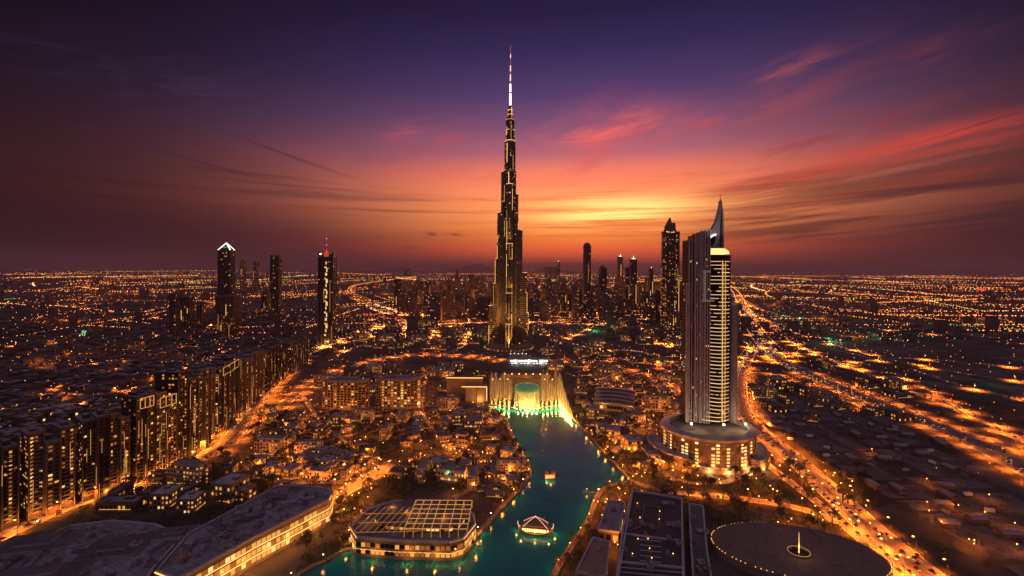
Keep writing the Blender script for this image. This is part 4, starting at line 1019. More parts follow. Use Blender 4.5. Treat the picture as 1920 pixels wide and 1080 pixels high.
for zq, n_, w_ in ((ah + .8, 7, 70), (ah - 6.5, 10, 110)):
    for k in range(n_):
        mb = MB(); mb.ball(((k / (n_ - 1) - .5) * w_, 8 if zq < ah else 14, zq), .8, 0, 6, 4); mb.build('lamp', [lampm], arch)
for q in (-30, 0, 30): light(arch, (q, 4, ah + 4), (1.0, .36, .05), 7000)
# bright entrance hall behind, white light bands
ex, ey_ = gp(992, 683); 
eh = empty('entrance_hall', (ex, ey_, 0), 0, 'low glass hall with white light bands at the foot of the tallest tower', 'hall'); OCC.append((ex, ey_, 48))
mb = MB(); mb.box(0, 12, 0, 92, 24, 11, 0, 0, 1); mb.box(-24, 24, 11, 40, 14, 8, 0, 0, 1); mb.build('wall', [paleclad, roofm], eh)
mb = MB()
for k in range(18):
    if k % 5 != 3: mb.box(-40 + k * 4.7, -.4, 6 + (k % 2) * .6, 3.9, .5, 2.4)
mb.build('light_band', [mat('white_hall_light', (.5, .5, .5), .4, 0, emit=((.92, 1.0, .86), 2.6))], eh)
mb = MB()
for k in range(12):
    if k % 4 != 2: mb.box(-38 + k * 7, -.5, 1.2, 3.0, .5, 1.6)
for k in range(5): mb.ball((-42 + k * 9, 17, 20 + (k % 2)), 1.0, 0, 6, 4)
mb.build('hall_lamp', [mat('white_lamp', (.5, .5, .5), .4, 0, emit=((1.0, .95, .75), 2.4))], eh)
for q in (-30, 0, 30): light(eh, (q, -8, 5), (.95, 1.0, .85), 5000)
for px, lb in ((906, 'square brown waterfront pylon wall with gold edge left of the fountain'), ):
    x, d = gp(px, 754); wl = empty('waterfront_gallery', (x - 12, d + 14, 0), 0, 'brown waterfront gallery with golden lit edge at the west end of the fountain', 'gallery'); OCC.append((x - 12, d + 14, 26))
    hh = zat(px, 705, d); mb = MB(); mb.box(0, 0, 0, 34, 20, hh * .55); mb.box(-20, 12, 0, 60, 14, hh * .8); mb.box(8, -10.5, 0, 12, 4, hh * .5)
    mb.build('wall', [stone], wl)
    mb = MB(); mb.box(17.4, -10.4, 1, .9, .9, hh * .55); mb.box(-3, -10.6, hh * .55, 40, .8, .9); mb.box(-20, 4.6, hh * .8, 60, .8, .9); mb.build('edge_light', [s_gold], wl)
    light(wl, (6, -18, 4), (1.0, .45, .1), 8000)

tx_, ty_ = gp(1150, 772); tr_ = empty('terraced_hall', (tx_, ty_, 0), R(-18), 'hall with five stepped curved grey roofs beside the fountain, east shore', 'hall'); OCC.append((tx_, ty_, 34))
for k in range(5):
    n2 = 12; r0 = 30 + k * 2; y0 = 4 + k * 13; F = [((-30 + 60 * j / n2), y0 + 6 * math.sin(math.pi * j / n2) - 8) for j in range(n2 + 1)]
    mb = MB(); mb.prism(F + [(p[0], p[1] + 10) for p in reversed(F)], 0, 11 + k * 2.2, 0, 1); mb.prism([(p[0], p[1] - .6) for p in F] + [(p[0], p[1] + 1) for p in reversed(F)], 11 + k * 2.2, 12 + k * 2.2, 1, 1)
    o_ = mb.build('roof_step', [stone, paleclad], tr_); wn = MB()
    for j in range(n2): windows(wn, F[j], F[j + 1], 2, 9, 3.5, 4, .8, .6, .75, .5, .5)
    wn.build('window', WIN, o_, kind='stuff')
light(tr_, (-10, -14, 5), (1, .36, .06), 5000); light(tr_, (18, -12, 5), (1, .36, .06), 5000)

# ============================================================ boats on the lake
bx_, by_ = gp(1004, 1000)
dh = empty('restaurant_boat', (bx_, by_, .3), R(-8), 'wooden restaurant boat with pointed pavilion roof, upturned ends and glowing deck', 'boat')
mb = MB(); hl = 14.0; sec = []
for k in range(13):
    u = -1 + 2 * k / 12; wd = 4.6 * (1 - abs(u) ** 2.6) + .15; zt = 2.0 + 3.4 * abs(u) ** 3.2
    sec.append((u * hl, wd, zt))
for (xa, wa, za), (xb, wb, zb) in zip(sec[:-1], sec[1:]):
    for sg in (-1, 1):
        q = [(xa, sg * wa * .55, -.2), (xb, sg * wb * .55, -.2), (xb, sg * wb, zb), (xa, sg * wa, za)]
        mb.quad(*(q if sg < 0 else q[::-1]), 0)
        q = [(xa, sg * wa, za), (xb, sg * wb, zb), (xb, sg * wb * .93, zb), (xa, sg * wa * .93, za)]
        mb.quad(*(q if sg < 0 else q[::-1]), 1)
    mb.quad((xa, -wa * .93, 1.7), (xb, -wb * .93, 1.7), (xb, wb * .93, 1.7), (xa, wa * .93, 1.7), 0)
mb.build('hull', [wood, mat('hull_rim_light', (.4, .2, .1), .4, 0, emit=((1, .42, .13), 1.6))], dh)
for sg in (-1, 1):
    mb = MB(); mb.path([(sg * 12.6, 0, 4.0), (sg * 14.0, 0, 5.6), (sg * 14.6, 0, 7.6), (sg * 14.2, 0, 8.6)], .28, 0); mb.build('stem_post', [mat('lit_stem', (.5, .3, .2), .4, 0, emit=((1, .62, .4), .9))], dh)
mb = MB(); mb.box(0, 0, 1.7, 18, 6.6, 4.6, 0, 0)
cab = mb.build('deck_cabin', [wood], dh)
mb = MB()
for sg in (-1, 1):
    for k in range(10): mb.box(-8 + k * 1.78, sg * 3.4, 2.6, 1.35, .15, 2.4)
mb.build('cabin_window', [mat('boat_window', (.3, .2, .1), .4, 0, emit=((1, .55, .16), 2.6))], cab)
mb = MB(); n = 10
prf = [(1.0, 6.3), (.93, 7.0), (.72, 8.6), (.45, 10.6), (.2, 12.2), (.0, 13.0)]
for (ra, za), (rb, zb) in zip(prf[:-1], prf[1:]):
    Pa = [(10 * ra * sx, 4.2 * ra * sy, za) for sx, sy in ((-1, -1), (1, -1), (1, 1), (-1, 1))]; Pb = [(10 * rb * sx, 4.2 * rb * sy, zb) for sx, sy in ((-1, -1), (1, -1), (1, 1), (-1, 1))]
    for k in range(4): mb.quad(Pa[k], Pa[(k + 1) % 4], Pb[(k + 1) % 4], Pb[k], 0)
rf = mb.build('pavilion_roof', [mat('boat_roof_tile', (.16, .09, .08), .6, .3, .8)], dh)
mb = MB()
for sx, sy in ((-1, -1), (1, -1), (1, 1), (-1, 1)): mb.path([(10 * r_ * sx, 4.2 * r_ * sy, z + .1) for r_, z in prf], .16, 0, 4)
for k in range(9): mb.ball((-8 + k * 2, -3.8, 7.4), .22, 0, 5, 3)
mb.ball((0, 0, 13.4), .5, 0, 6, 4)
mb.build('roof_edge_light', [mat('pink_roof_light', (.5, .3, .3), .4, 0, emit=((1, .5, .36), 1.4))], rf)
mb = MB(); mb.bar((6, 0, 8), (7.4, 0, 14), .12, 0, 4); mb.quad((6.7, 0, 11.5), (7.4, 0, 13.8), (7.0, .1, 14.0), (6.3, .1, 11.8), 1); mb.build('flag_pole', [steel, mat('pale_green_flag', (.4, .55, .4), .6, .1, 1.0)], dh)
for x, y in ((-10, -2), (10, -2), (0, -4)):
    mb = MB(); mb.ball((x, y, 3.4), .5, 0, 6, 4); mb.build('deck_lamp', [lampw], dh)
for x, y in ((-11, -7), (0, -7.5), (11, -7), (0, 7), (-15.5, 0), (15.5, 0)): light(dh, (x, y, 3.2), (1.0, .45, .1), 900)
bx_, by_ = gp(1031, 899)
fb = empty('canopy_boat', (bx_, by_, .3), R(5), 'small tour boat with wavy amber canopy in the middle of the lake', 'boat')
mb = MB()
for k in range(8):
    u0, u1 = -1 + k / 4, -1 + (k + 1) / 4; w0, w1 = 2.2 * (1 - abs(u0) ** 3 * .75), 2.2 * (1 - abs(u1) ** 3 * .75)
    for sg in (-1, 1):
        q = [(u0 * 6, sg * w0 * .7, -.2), (u1 * 6, sg * w1 * .7, -.2), (u1 * 6, sg * w1, 1.9), (u0 * 6, sg * w0, 1.9)]; mb.quad(*(q if sg < 0 else q[::-1]), 0)
    mb.quad((u0 * 6, -w0, 1.6), (u1 * 6, -w1, 1.6), (u1 * 6, w1, 1.6), (u0 * 6, w0, 1.6), 0)
mb.build('hull', [wood], fb)
mb = MB(); mb.box(0, 0, 1.6, 9.6, 3.4, 2.8, 0, 0); mb.build('cabin', [mat('amber_cabin_glow', (.4, .2, .08), .5, 0, emit=((1, .45, .12), .9))], fb)  # whole cabin shell glows in place of lit windows
mb = MB()
for x in (-5, 0, 5):
    for y in (-2, 2): mb.bar((x, y, 1.6), (x, y, 5.6), .12, 0, 4)
mb.build('canopy_post', [wood], fb)
mb = MB()
for k in range(12):
    u0, u1 = k / 12, (k + 1) / 12; f = lambda u: 6.4 + 1.9 * abs(u - .42) * 2 + .5 * math.sin(u * 9)
    x0_, x1_ = -5.6 + 11.2 * u0, -5.6 + 11.2 * u1
    P = [(x0_, -2.3), (x1_, -2.3), (x1_, 2.3), (x0_, 2.3)]
    i = len(mb.v); mb.v += [(x0_, -2.3, 5.4), (x1_, -2.3, 5.4), (x1_, 2.3, 5.4), (x0_, 2.3, 5.4), (x0_, -2.3, f(u0)), (x1_, -2.3, f(u1)), (x1_, 2.3, f(u1)), (x0_, 2.3, f(u0))]
    for q in ((0, 1, 5, 4), (2, 3, 7, 6), (4, 5, 6, 7), (3, 2, 1, 0)): mb.f.append(tuple(i + z for z in q)); mb.m.append(0)
mb.build('canopy', [mat('amber_canopy', (.42, .2, .09), .6, .15, .5)], fb)
light(fb, (0, -4.5, 3.2), (1.0, .45, .1), 900); light(fb, (-4, -4.0, 1.5), (1.0, .6, .2), 600)

# ============================================================ foreground buildings
def flat_hall(name, label, cat, P, h, roof, wall, lights=(), beams=None, plant=6, lamp_row=None, seed=1, inner=True):
    """big flat roofed building on an outline given on the ground"""
    root = empty(name, (sum(p[0] for p in P) / len(P), sum(p[1] for p in P) / len(P), 0), 0, label, cat)
    cx_, cyy = root.location.x, root.location.y; Q = [(p[0] - cx_, p[1] - cyy) for p in P]
    ar = sum(Q[k][0] * Q[(k + 1) % len(Q)][1] - Q[(k + 1) % len(Q)][0] * Q[k][1] for k in range(len(Q)))
    if ar < 0: Q = Q[::-1]
    mb = MB(); mb.prism(Q, 0, h, 0, 1)
    mb.build('wall', [wall, roof], root)
    mb = MB()
    for k in range(len(Q)):
        a, b_ = Q[k], Q[(k + 1) % len(Q)]; L = math.dist(a, b_)
        mb.box((a[0] + b_[0]) / 2 * .985, (a[1] + b_[1]) / 2 * .985, h, L * .985, 1.4, 1.6, math.atan2(b_[1] - a[1], b_[0] - a[0]), 0)
    mb.build('parapet', [roofp], root)
    rr = random.Random(seed); mb = MB(); n_ = 0
    xs = [q[0] for q in Q]; ys = [q[1] for q in Q]
    while n_ < plant:
        x, y = rr.uniform(min(xs), max(xs)) * .8, rr.uniform(min(ys), max(ys)) * .8
        if not in_poly((x, y), Q): continue
        n_ += 1; sx, sy = rr.choice((rr.uniform(1.5, 4), rr.uniform(3, 11))), rr.uniform(1.5, 6); zq = rr.uniform(.8, 3.2)
        mb.box(x, y, h, sx, sy, zq, rr.uniform(-.15, .15), rr.random() < .4)
        mb.box(x + sx * .2, y, h + zq, sx * .3, sy * .4, .9, 0, 1)
    for _ in range(plant // 4):                          # ducts
        x, y = rr.uniform(min(xs), max(xs)) * .6, rr.uniform(min(ys), max(ys)) * .6; L_ = rr.uniform(8, 24); a_ = rr.choice((R(28), R(118)))
        if in_poly((x, y), Q) and in_poly((x + math.cos(a_) * L_, y + math.sin(a_) * L_), Q): mb.bar((x, y, h + .6), (x + math.cos(a_) * L_, y + math.sin(a_) * L_, h + .6), .45, 1, 6)
    if plant: mb.build('roof_plant', [roofm, steel], root, kind='stuff')
    return root, Q, (cx_, cyy)
def facade_band(root, Q, i, h, lit=.8, mats=None, bay=4.0, fl=5.0):
    a, b_ = Q[i], Q[(i + 1) % len(Q)]; wn = MB(); windows(wn, a, b_, 1.5, h - 1.0, bay, fl, .8, .6, .35, lit, .3); wn.build('window', WIN, root, kind='stuff')
hm = 20.0
r1, Q1, c1_ = flat_hall('shopping_hall', 'big grey roofed shopping hall with golden lit street front and rounded corner', 'shopping hall',
    [gp(*p, hm) for p in ((352, 1003), (430, 962), (520, 912), (560, 911), (612, 917), (624, 925), (618, 938), (560, 968), (480, 1008), (400, 1052), (330, 1092), (290, 1075))], hm, hall_roof, stone, plant=44, seed=4)
n_ = len(Q1)
st = MB(); wn = MB()
for k in range(n_):
    a, b_ = Q1[k], Q1[(k + 1) % n_]
    dx, dy = b_[0] - a[0], b_[1] - a[1]
    if (dy * 1.0 - dx * 1.0) / (math.hypot(dx, dy) + 1e-6) > .2 and dy > -5 or True:
        nx, ny = dy, -dx
        if nx * 0.9 + ny * -0.8 > 0:
            windows(wn, a, b_, 2, hm - 2, 3.4, 4.4, .84, .62, .4, 1.3, .25)
            for z in (hm + .6, hm * .66, hm * .36): st.bar((a[0] + nx * .004, a[1] + ny * .004, z), (b_[0] + nx * .004, b_[1] + ny * .004, z), .3, 0, 4)
            L = math.hypot(dx, dy)
            for j in range(max(1, int(L / 14))):
                t_ = (j + .5) / max(1, int(L / 14)); light(r1, (a[0] + dx * t_ + nx / L * 5, a[1] + dy * t_ + ny / L * 5, 7), (1, .36, .06), 3600)
wn.build('window', WIN, r1, kind='stuff'); st.build('street_front_light', [s_gold], r1)
mb = MB()
for k in range(5): mb.box(-20 + k * 14, 6 + k * 7, hm, 9, 4, 2.2, R(24), 0)
mb.build('skylight', [paleclad], r1)
r2, Q2, c2_ = flat_hall('shopping_hall', 'wide low grey hall with sunken roof courts, west of the gold fronted one', 'shopping hall',
    [gp(*p, 16) for p in ((0, 1052), (60, 1020), (130, 988), (210, 978), (290, 985), (345, 1006), (282, 1078), (262, 1130), (-80, 1140), (-70, 1075))], 16, hall_roof, stoned, plant=36, seed=9)
mb = MB()
for sx, sy, w_, d_ in ((-40, 10, 44, 22), (20, 6, 36, 24), (-10, -22, 60, 16), (48, 22, 26, 14)): mb.box(sx, sy, 16, w_, d_, 2.4, R(12), 0, 1); mb.box(sx, sy, 18.4, w_ * .5, d_ * .5, 1.6, R(12), 0, 1)
mb.build('roof_court', [roofp, roofd], r2)
# small dome by the street front
dx_, dy_ = gp(338, 1058, 16); sd_ = empty('glass_dome', (dx_, dy_, 16), 0, 'small bronze ribbed dome on the roof edge beside the golden street front', 'dome')
mb = MB(); mb.lathe([(7, 0), (7, 2)] + [(7 * math.cos(R(a)), 2 + 5.5 * math.sin(R(a))) for a in range(15, 91, 15)], 16, 0); mb.build('shell', [mat('bronze_panel', (.3, .17, .1), .4, .2, .4, .5)], sd_, smooth=True)
mb = MB()
for k in range(8):
    t_ = math.pi * k / 4; mb.path([(7.1 * math.cos(R(a)) * math.cos(t_), 7.1 * math.cos(R(a)) * math.sin(t_), 2 + 5.6 * math.sin(R(a))) for a in range(0, 91, 18)], .22, 0, 4)
mb.build('rib', [paleclad], sd_)
# lattice roofed waterfront market
hq = 13.0
r3, Q3, c3_ = flat_hall('waterfront_market', 'waterfront market with glowing lattice of roof beams and lamp lit quay', 'market hall',
    [gp(*p, hq) for p in ((655, 990), (690, 955), (740, 940), (850, 945), (888, 965), (892, 985), (870, 1012), (845, 1019), (740, 1016), (668, 1010))], hq, roofd, stone, plant=5, seed=3)
tq = [(p[0] * .74 + 4, p[1] * .7 + 5) for p in Q3]; mb = MB(); mb.prism(tq, hq, hq + 4.2, 0, 1); upt = mb.build('upper_storey', [stone, roofd], r3)
wn = MB()
for k in range(len(tq)): windows(wn, tq[k], tq[(k + 1) % len(tq)], hq + .6, hq + 3.9, 3.2, 3.2, .8, .6, .3, .7, .4)
wn.build('window', WIN, upt, kind='stuff')
lat = MB(); zb = hq + 6.4
ax0, ay0 = gp(780, 952, hq); ax1, ay1 = gp(876, 1008, hq)
bx0, by0 = min(ax0, ax1) - c3_[0], min(ay0, ay1) - c3_[1]; bx1, by1 = max(ax0, ax1) - c3_[0], max(ay0, ay1) - c3_[1]
for k in range(8):
    x = bx0 + (bx1 - bx0) * k / 7; lat.bar((x, by0, zb), (x, by1, zb), .28, 0, 4)
    for q in (by0, (by0 + by1) / 2, by1): lat.bar((x, q, hq), (x, q, zb), .2, 0, 4)
for k in range(7):
    y = by0 + (by1 - by0) * k / 6; lat.bar((bx0, y, zb), (bx1, y, zb), .28, 0, 4)
lat.build('roof_lattice', [mat('lattice_glow', (.4, .25, .12), .5, 0, emit=((1, .42, .12), 0.6))], r3)
lat = MB()
for k in range(10):
    x = -44 + k * 5; lat.bar((x, -20, hq + 5.2), (x + 9, 14, hq + 5.2), .2, 0, 4)
for y in (-20, -8, 4): lat.bar((-44, y, hq + 5.2), (4, y + 2, hq + 5.2), .22, 0, 4)
lat.build('roof_beam', [mat('beam_glow', (.4, .25, .12), .5, 0, emit=((1, .4, .1), 0.28))], r3)
n_ = len(Q3); wn = MB(); st = MB()
for k in range(n_):
    a, b_ = Q3[k], Q3[(k + 1) % n_]; nx, ny = b_[1] - a[1], a[0] - b_[0]
    if ny < 0 or nx > 0:
        windows(wn, a, b_, 1.5, hq - 1.5, 3.6, 4.2, .8, .62, .35, .8, .4); st.bar((*a, hq + .9), (*b_, hq + .9), .26, 0, 4); st.bar((*a, 5.6), (*b_, 5.6), .22, 0, 4)
        L = math.dist(a, b_)
        for j in range(max(1, int(L / 16))):
            t_ = (j + .5) / max(1, int(L / 16)); light(r3, (a[0] + (b_[0] - a[0]) * t_ + nx / L * 5, a[1] + (b_[1] - a[1]) * t_ + ny / L * 5, 5), (1, .34, .05), 1500)
wn.build('window', WIN, r3, kind='stuff'); st.build('eaves_light', [s_gold], r3)
for x, y in ((-40, 0), (-10, 8), (20, 0), (-25, 16)): light(r3, (x, y, hq + 6), (1, .45, .1), 900)
# dark roofed hall on the cape
hc = 17.0
r4, Q4, c4_ = flat_hall('conference_hall', 'black roofed hall with pale frame beams and slatted end on the lake cape', 'hall',
    [gp(*p, hc) for p in ((1186, 921), (1230, 927), (1279, 936), (1280, 1000), (1282, 1082), (1288, 1150), (1148, 1150), (1158, 1060), (1168, 990))], hc, hall_roof2, stoned, plant=16, seed=12)
mb = MB()
def roof_line(pa, pb, r_, z=hc + 1.0, m_=0):
    a, b_ = gp(*pa, hc), gp(*pb, hc); mb.bar((a[0] - c4_[0], a[1] - c4_[1], z), (b_[0] - c4_[0], b_[1] - c4_[1], z), r_, m_, 4)
for pa, pb in (((1163, 1002), (1280, 1018)), ((1158, 1056), (1281, 1068)), ((1186, 922), (1150, 1140)), ((1278, 937), (1284, 1140)), ((1186, 922), (1278, 937))): roof_line(pa, pb, .9)
for k in range(6): roof_line((1156, 1066 + k * 9), (1281, 1077 + k * 9), .4)
mb.build('frame_beam', [roofp], r4)
mb = MB()
for k in range(5):
    roof_line((1200, 1014 + k * 10), (1240, 1018 + k * 10), .3)
mb.build('skylight', [mat('cool_skylight', (.2, .2, .26), .3, .1, .4, emit=((.5, .5, .75), .05))], r4)
mb = MB()
for p in ((1195, 945), (1237, 960), (1236, 975), (1200, 972), (1196, 1012), (1215, 1012), (1218, 1030), (1222, 1048), (1186, 1040), (1262, 1040)):
    a = gp(*p, hc); mb.ball((a[0] - c4_[0], a[1] - c4_[1], hc + .8), .32, 0, 5, 3)
mb.build('roof_lamp', [lampm], r4)
mb = MB(); a = [gp(*p, hc) for p in ((1208, 948), (1236, 951), (1236, 990), (1202, 986))]
for k in range(4): p, q = a[k], a[(k + 1) % 4]; mb.bar((p[0] - c4_[0], p[1] - c4_[1], hc + .5), (q[0] - c4_[0], q[1] - c4_[1], hc + .5), .3, 0, 4)
mb.build('roof_outline', [roofm], r4)
r5, Q5, c5_ = flat_hall('quay_annex', 'small grey stepped annex between the black roofed hall and the lamp lit cape', 'annex', [gp(*p, 9) for p in ((1140, 940), (1172, 944), (1160, 1000), (1122, 995))], 9, roofm, stoned, plant=4, seed=5)
r6, Q6, c6_ = flat_hall('quay_annex', 'low brown annex with rose terrace at the tip of the lamp lit cape', 'annex', [gp(*p, 6) for p in ((1112, 1010), (1144, 1018), (1136, 1085), (1080, 1075))], 6, mat('rose_terrace', (.35, .2, .16), .8, .2, .1), stone, plant=3, seed=6)
r7, Q7, c7_ = flat_hall('parking_block', 'narrow grey parking block with lamps, east flank of the black roofed hall', 'parking block', [gp(*p, 8) for p in ((1292, 945), (1318, 950), (1326, 1040), (1340, 1120), (1302, 1120), (1296, 1030))], 8, roofd, stoned, plant=6, seed=8)
for rr_, QQ, hh in ((r5, Q5, 9), (r6, Q6, 6), (r7, Q7, 8)):
    wn = MB()
    for k in range(len(QQ)): windows(wn, QQ[k], QQ[(k + 1) % len(QQ)], 1, hh - .8, 4, 3.6, .7, .6, .3, .35, .5)
    wn.build('window', WIN, rr_, kind='stuff')
# round plaza with its lit needle
pzx, pzy = gp(1497, 1050); PZ = [(pzx + 58 * math.cos(2 * math.pi * k / 48), pzy + 2 + 33 * math.sin(2 * math.pi * k / 48) - .18 * 58 * math.cos(2 * math.pi * k / 48) * .6) for k in range(48)]
pz = empty('round_plaza_roof', (pzx, pzy, 0), 0, 'huge flat brown disc roof with thin cracks and beaded gold rim lights', 'roof')
Pq = [(p[0] - pzx, p[1] - pzy) for p in PZ]
disc_m, t, b, oc, _ = node_mat('brown_disc')
vo = t.n('ShaderNodeTexVoronoi', feature='DISTANCE_TO_EDGE'); vo.inputs['Scale'].default_value = .07; t.put(vo.inputs['Vector'], oc)
nz = t.noise(oc, .12, 5.0, .6)
t.put(b.inputs['Base Color'], t.mix(t.ss(vo.outputs['Distance'], .0, .02), (.06, .04, .035, 1), t.mix(nz, (.15, .10, .085, 1), (.25, .165, .14, 1)))); b.inputs['Roughness'].default_value = .75
mb = MB(); mb.prism(Pq, 0, 6, 1, 0); mb.prism([(p[0] * 1.0, p[1] * 1.0) for p in Pq], 6.01, 6.6, 1, 0, [(p[0] * .99, p[1] * .99) for p in Pq]); mb.build('disc', [disc_m, stone], pz)
mb = MB(); ringp = MB()
for k in range(48):
    p, q = Pq[k], Pq[(k + 1) % 48]
    for j in range(2):
        if (k * 2 + j) % 5 != 4: mb.ball(((p[0] + (q[0] - p[0]) * j / 2) * 1.01, (p[1] + (q[1] - p[1]) * j / 2) * 1.01, 6.6), .26, 0, 5, 3)
    ringp.bar((p[0] * .995, p[1] * .995, 6.8), (q[0] * .995, q[1] * .995, 6.8), .22, 0, 4)
mb.build('rim_lamp', [mat('rim_bead_light', (.4, .3, .2), .4, 0, emit=((1, .5, .12), 3.5))], pz, kind='stuff'); ringp.build('rim_rail', [stone], pz)
nd = empty('plaza_needle', (pzx - 1, pzy - 2, 6.6), 0, 'thin lit needle in a small gold ring at the centre of the disc roof', 'monument')
mb = MB(); mb.bar((0, 0, 0), (0, 0, 15), .42, 0, 6, .12); mb.build('needle', [mat('needle_glow', (.5, .35, .15), .4, 0, emit=((1, .6, .18), 1.5))], nd)
mb = MB(); mb.lathe([(7.5, .1), (7.5, 1.0), (6.6, 1.0), (6.6, .1)], 28, 0, ey=.8); mb.build('ring_wall', [stoned], nd)
mb = MB()
for k in range(28):
    mb.bar((7.6 * math.cos(k * math.pi / 14), 6.1 * math.sin(k * math.pi / 14), 1.2), (7.6 * math.cos((k + 1) * math.pi / 14), 6.1 * math.sin((k + 1) * math.pi / 14), 1.2), .12, 0, 4)
mb.build('ring_light', [s_dim], nd)
mb = MB(); mb.lathe([(6.4, .05), (6.4, .12), (.1, .12)], 24, 0, ey=.8); mb.build('basin', [glass], nd)
light(nd, (0, -1.5, 5), (1, .55, .18), 900)
for x, y, r_ in ((-171, 340, 10),): pass
for poly_root, Q, c_ in ((r1, Q1, c1_), (r2, Q2, c2_), (r3, Q3, c3_), (r4, Q4, c4_), (r5, Q5, c5_), (r6, Q6, c6_), (r7, Q7, c7_)):
    xs = [q[0] for q in Q]; ys = [q[1] for q in Q]
    for ix in range(6):
        for iy in range(6):
            x, y = min(xs) + (ix + .5) / 6 * (max(xs) - min(xs)), min(ys) + (iy + .5) / 6 * (max(ys) - min(ys))
            if in_poly((x, y), Q): OCC.append((x + c_[0], y + c_[1], max((max(xs) - min(xs)) / 10, 6)))
for k in range(0, 48, 2): OCC.append((pzx + Pq[k][0] * .75, pzy + Pq[k][1] * .6, 18))
# pale pier on the cape
p0 = gp(1112, 924); pr = empty('jetty', (p0[0] - 4, p0[1], 0), R(4), 'short orange lit jetty reaching from the cape into the lake', 'jetty')
mb = MB(); mb.box(0, 0, .6, 12, 2.4, .5)
for q in (-4, 0, 4): mb.bar((q, 0, 0), (q, 0, 1), .3, 0, 5)
mb.build('deck', [paving], pr)
light(pr, (-2, 0, 4), (1, .4, .12), 900)
mb = MB(); mb.bar((-2, 0, 1.1), (-2, 0, 3.6), .12, 0, 4); mb.ball((-2, 0, 3.8), .35, 1, 6, 4); mb.build('lamp', [polem, lampm], pr)

# ============================================================ low-rise blocks
rs = random.Random(21)
def block_proto(kind):
    root = empty('courtyard_block', (0, 0, 0)); mb = MB(); wn = MB(); st = MB()
    wallm, rf = ((cream, roofm), (stone, roofd), (stoned, roofm), (stone, roofp))[kind % 4]
    if kind == 0: parts = [(0, 0, 26, 12, 11), (-8, 10, 10, 12, 8), (8, 10, 10, 12, 13)]
    elif kind == 1: parts = [(0, 0, 20, 16, 9), (0, 0, 12, 9, 13)]
    elif kind == 2: parts = [(0, -6, 30, 10, 8), (-11, 6, 8, 14, 11), (12, 7, 7, 14, 9)]
    elif kind == 3: parts = [(0, 0, 18, 18, 15), (12, 2, 8, 12, 9)]
    elif kind == 4: parts = [(0, 0, 34, 13, 16), (0, 0, 30, 9, 19)]
    else: parts = [(0, 0, 14, 12, 7), (7, 7, 10, 9, 10)]
    for i, (x, y, w_, d_, h) in enumerate(parts):
        mb.box(x, y, 0, w_, d_, h, 0, 0, 1, bottom=False)
        for q in (-1, 1):
            mb.box(x, y + q * (d_ / 2 - .25), h, w_, .5, .9, 0, 0, bottom=False); mb.box(x + q * (w_ / 2 - .25), y, h, .5, d_ - 1.02, .9, 0, 0, bottom=False)
        mb.box(x + w_ * .2, y + d_ * .1, h, w_ * .22, d_ * .25, 2.2, 0, 0, 1, bottom=False); mb.box(x - w_ * .25, y - d_ * .15, h, 2.0, 1.6, 1.2, 0, 1)
        c = [(x - w_ / 2, y - d_ / 2), (x + w_ / 2, y - d_ / 2), (x + w_ / 2, y + d_ / 2), (x - w_ / 2, y + d_ / 2)]
        for a, b_ in zip(c, c[1:] + c[:1]): windows(wn, a, b_, 1, h - .6, 3.2, 3.4, .5, .5, .12, .4, .6, rnd=rs)
        st = MB(); st.box(x, y - d_ / 2 - .25, 2.9, w_ * .8, .3, .35, 0, 0); st.build('arcade_light', [s_dim], root)
    mb.build('wall', [wallm, rf], root); wn.build('window', WIN, root, kind='stuff')
    return root
protos = [block_proto(k) for k in range(6)]
bl_lab = ['cream courtyard block with two rear wings among the lit trees', 'square stone block with raised middle storey among the lit trees', 'dark brown block with two unequal rear wings among the lit trees',
          'tall square stone house with a lower side wing among the lit trees', 'long cream block with recessed top floor among the lit trees', 'small dark corner house with a taller rear cube among the lit trees']
bl_grp = ['cream courtyard blocks', 'square raised blocks', 'dark winged blocks', 'tall square houses', 'long recessed blocks', 'small corner houses']
pused = [False] * 6
NB = 0
def place_block(k, x, y, rz, sc):
    global NB
    NB += 1
    if not pused[k]:
        pused[k] = True; o = protos[k]; o.location = (x, y, 0); o.rotation_euler = (0, 0, rz); o.scale = (sc,) * 3
        tag(o, bl_lab[k], 'house', bl_grp[k] + ' of the old quarter')
    else: copy_tree(protos[k], (x, y, 0), rz, sc)
    OCC.append((x, y, 11 * sc))
def fill(n, region, sc0, sc1, tight=.9, ang=0.0):
    tries = 0; m_ = 0
    while m_ < n and tries < n * 40:
        tries += 1
        px, py = rs.uniform(region[0], region[2]), rs.uniform(region[1], region[3]); x, y = gp(px, py)
        if py < region[1]: continue
        sc = rs.uniform(sc0, sc1)
        if clear(x, y, 12 * sc, tight=tight): place_block(rs.randrange(6), x, y, ang + rs.choice((0, 0, math.pi / 2)) + rs.uniform(-.3, .3), sc); m_ += 1
fill(46, (480, 775, 930, 905), .7, 1.1)
fill(26, (560, 690, 900, 775), .9, 1.3)
fill(26, (1080, 700, 1285, 860), .8, 1.2)
fill(14, (880, 860, 985, 930), .5, .8)
fill(30, (470, 770, 960, 905), .45, .7, .8)
fill(26, (1085, 720, 1290, 890), .5, .8, .8)
fill(10, (180, 880, 470, 960), .8, 1.2)
fill(30, (640, 610, 920, 660), 1.0, 1.8)
fill(34, (1000, 610, 1280, 700), 1.0, 1.8)
fill(20, (1390, 690, 1700, 800), .9, 1.4)

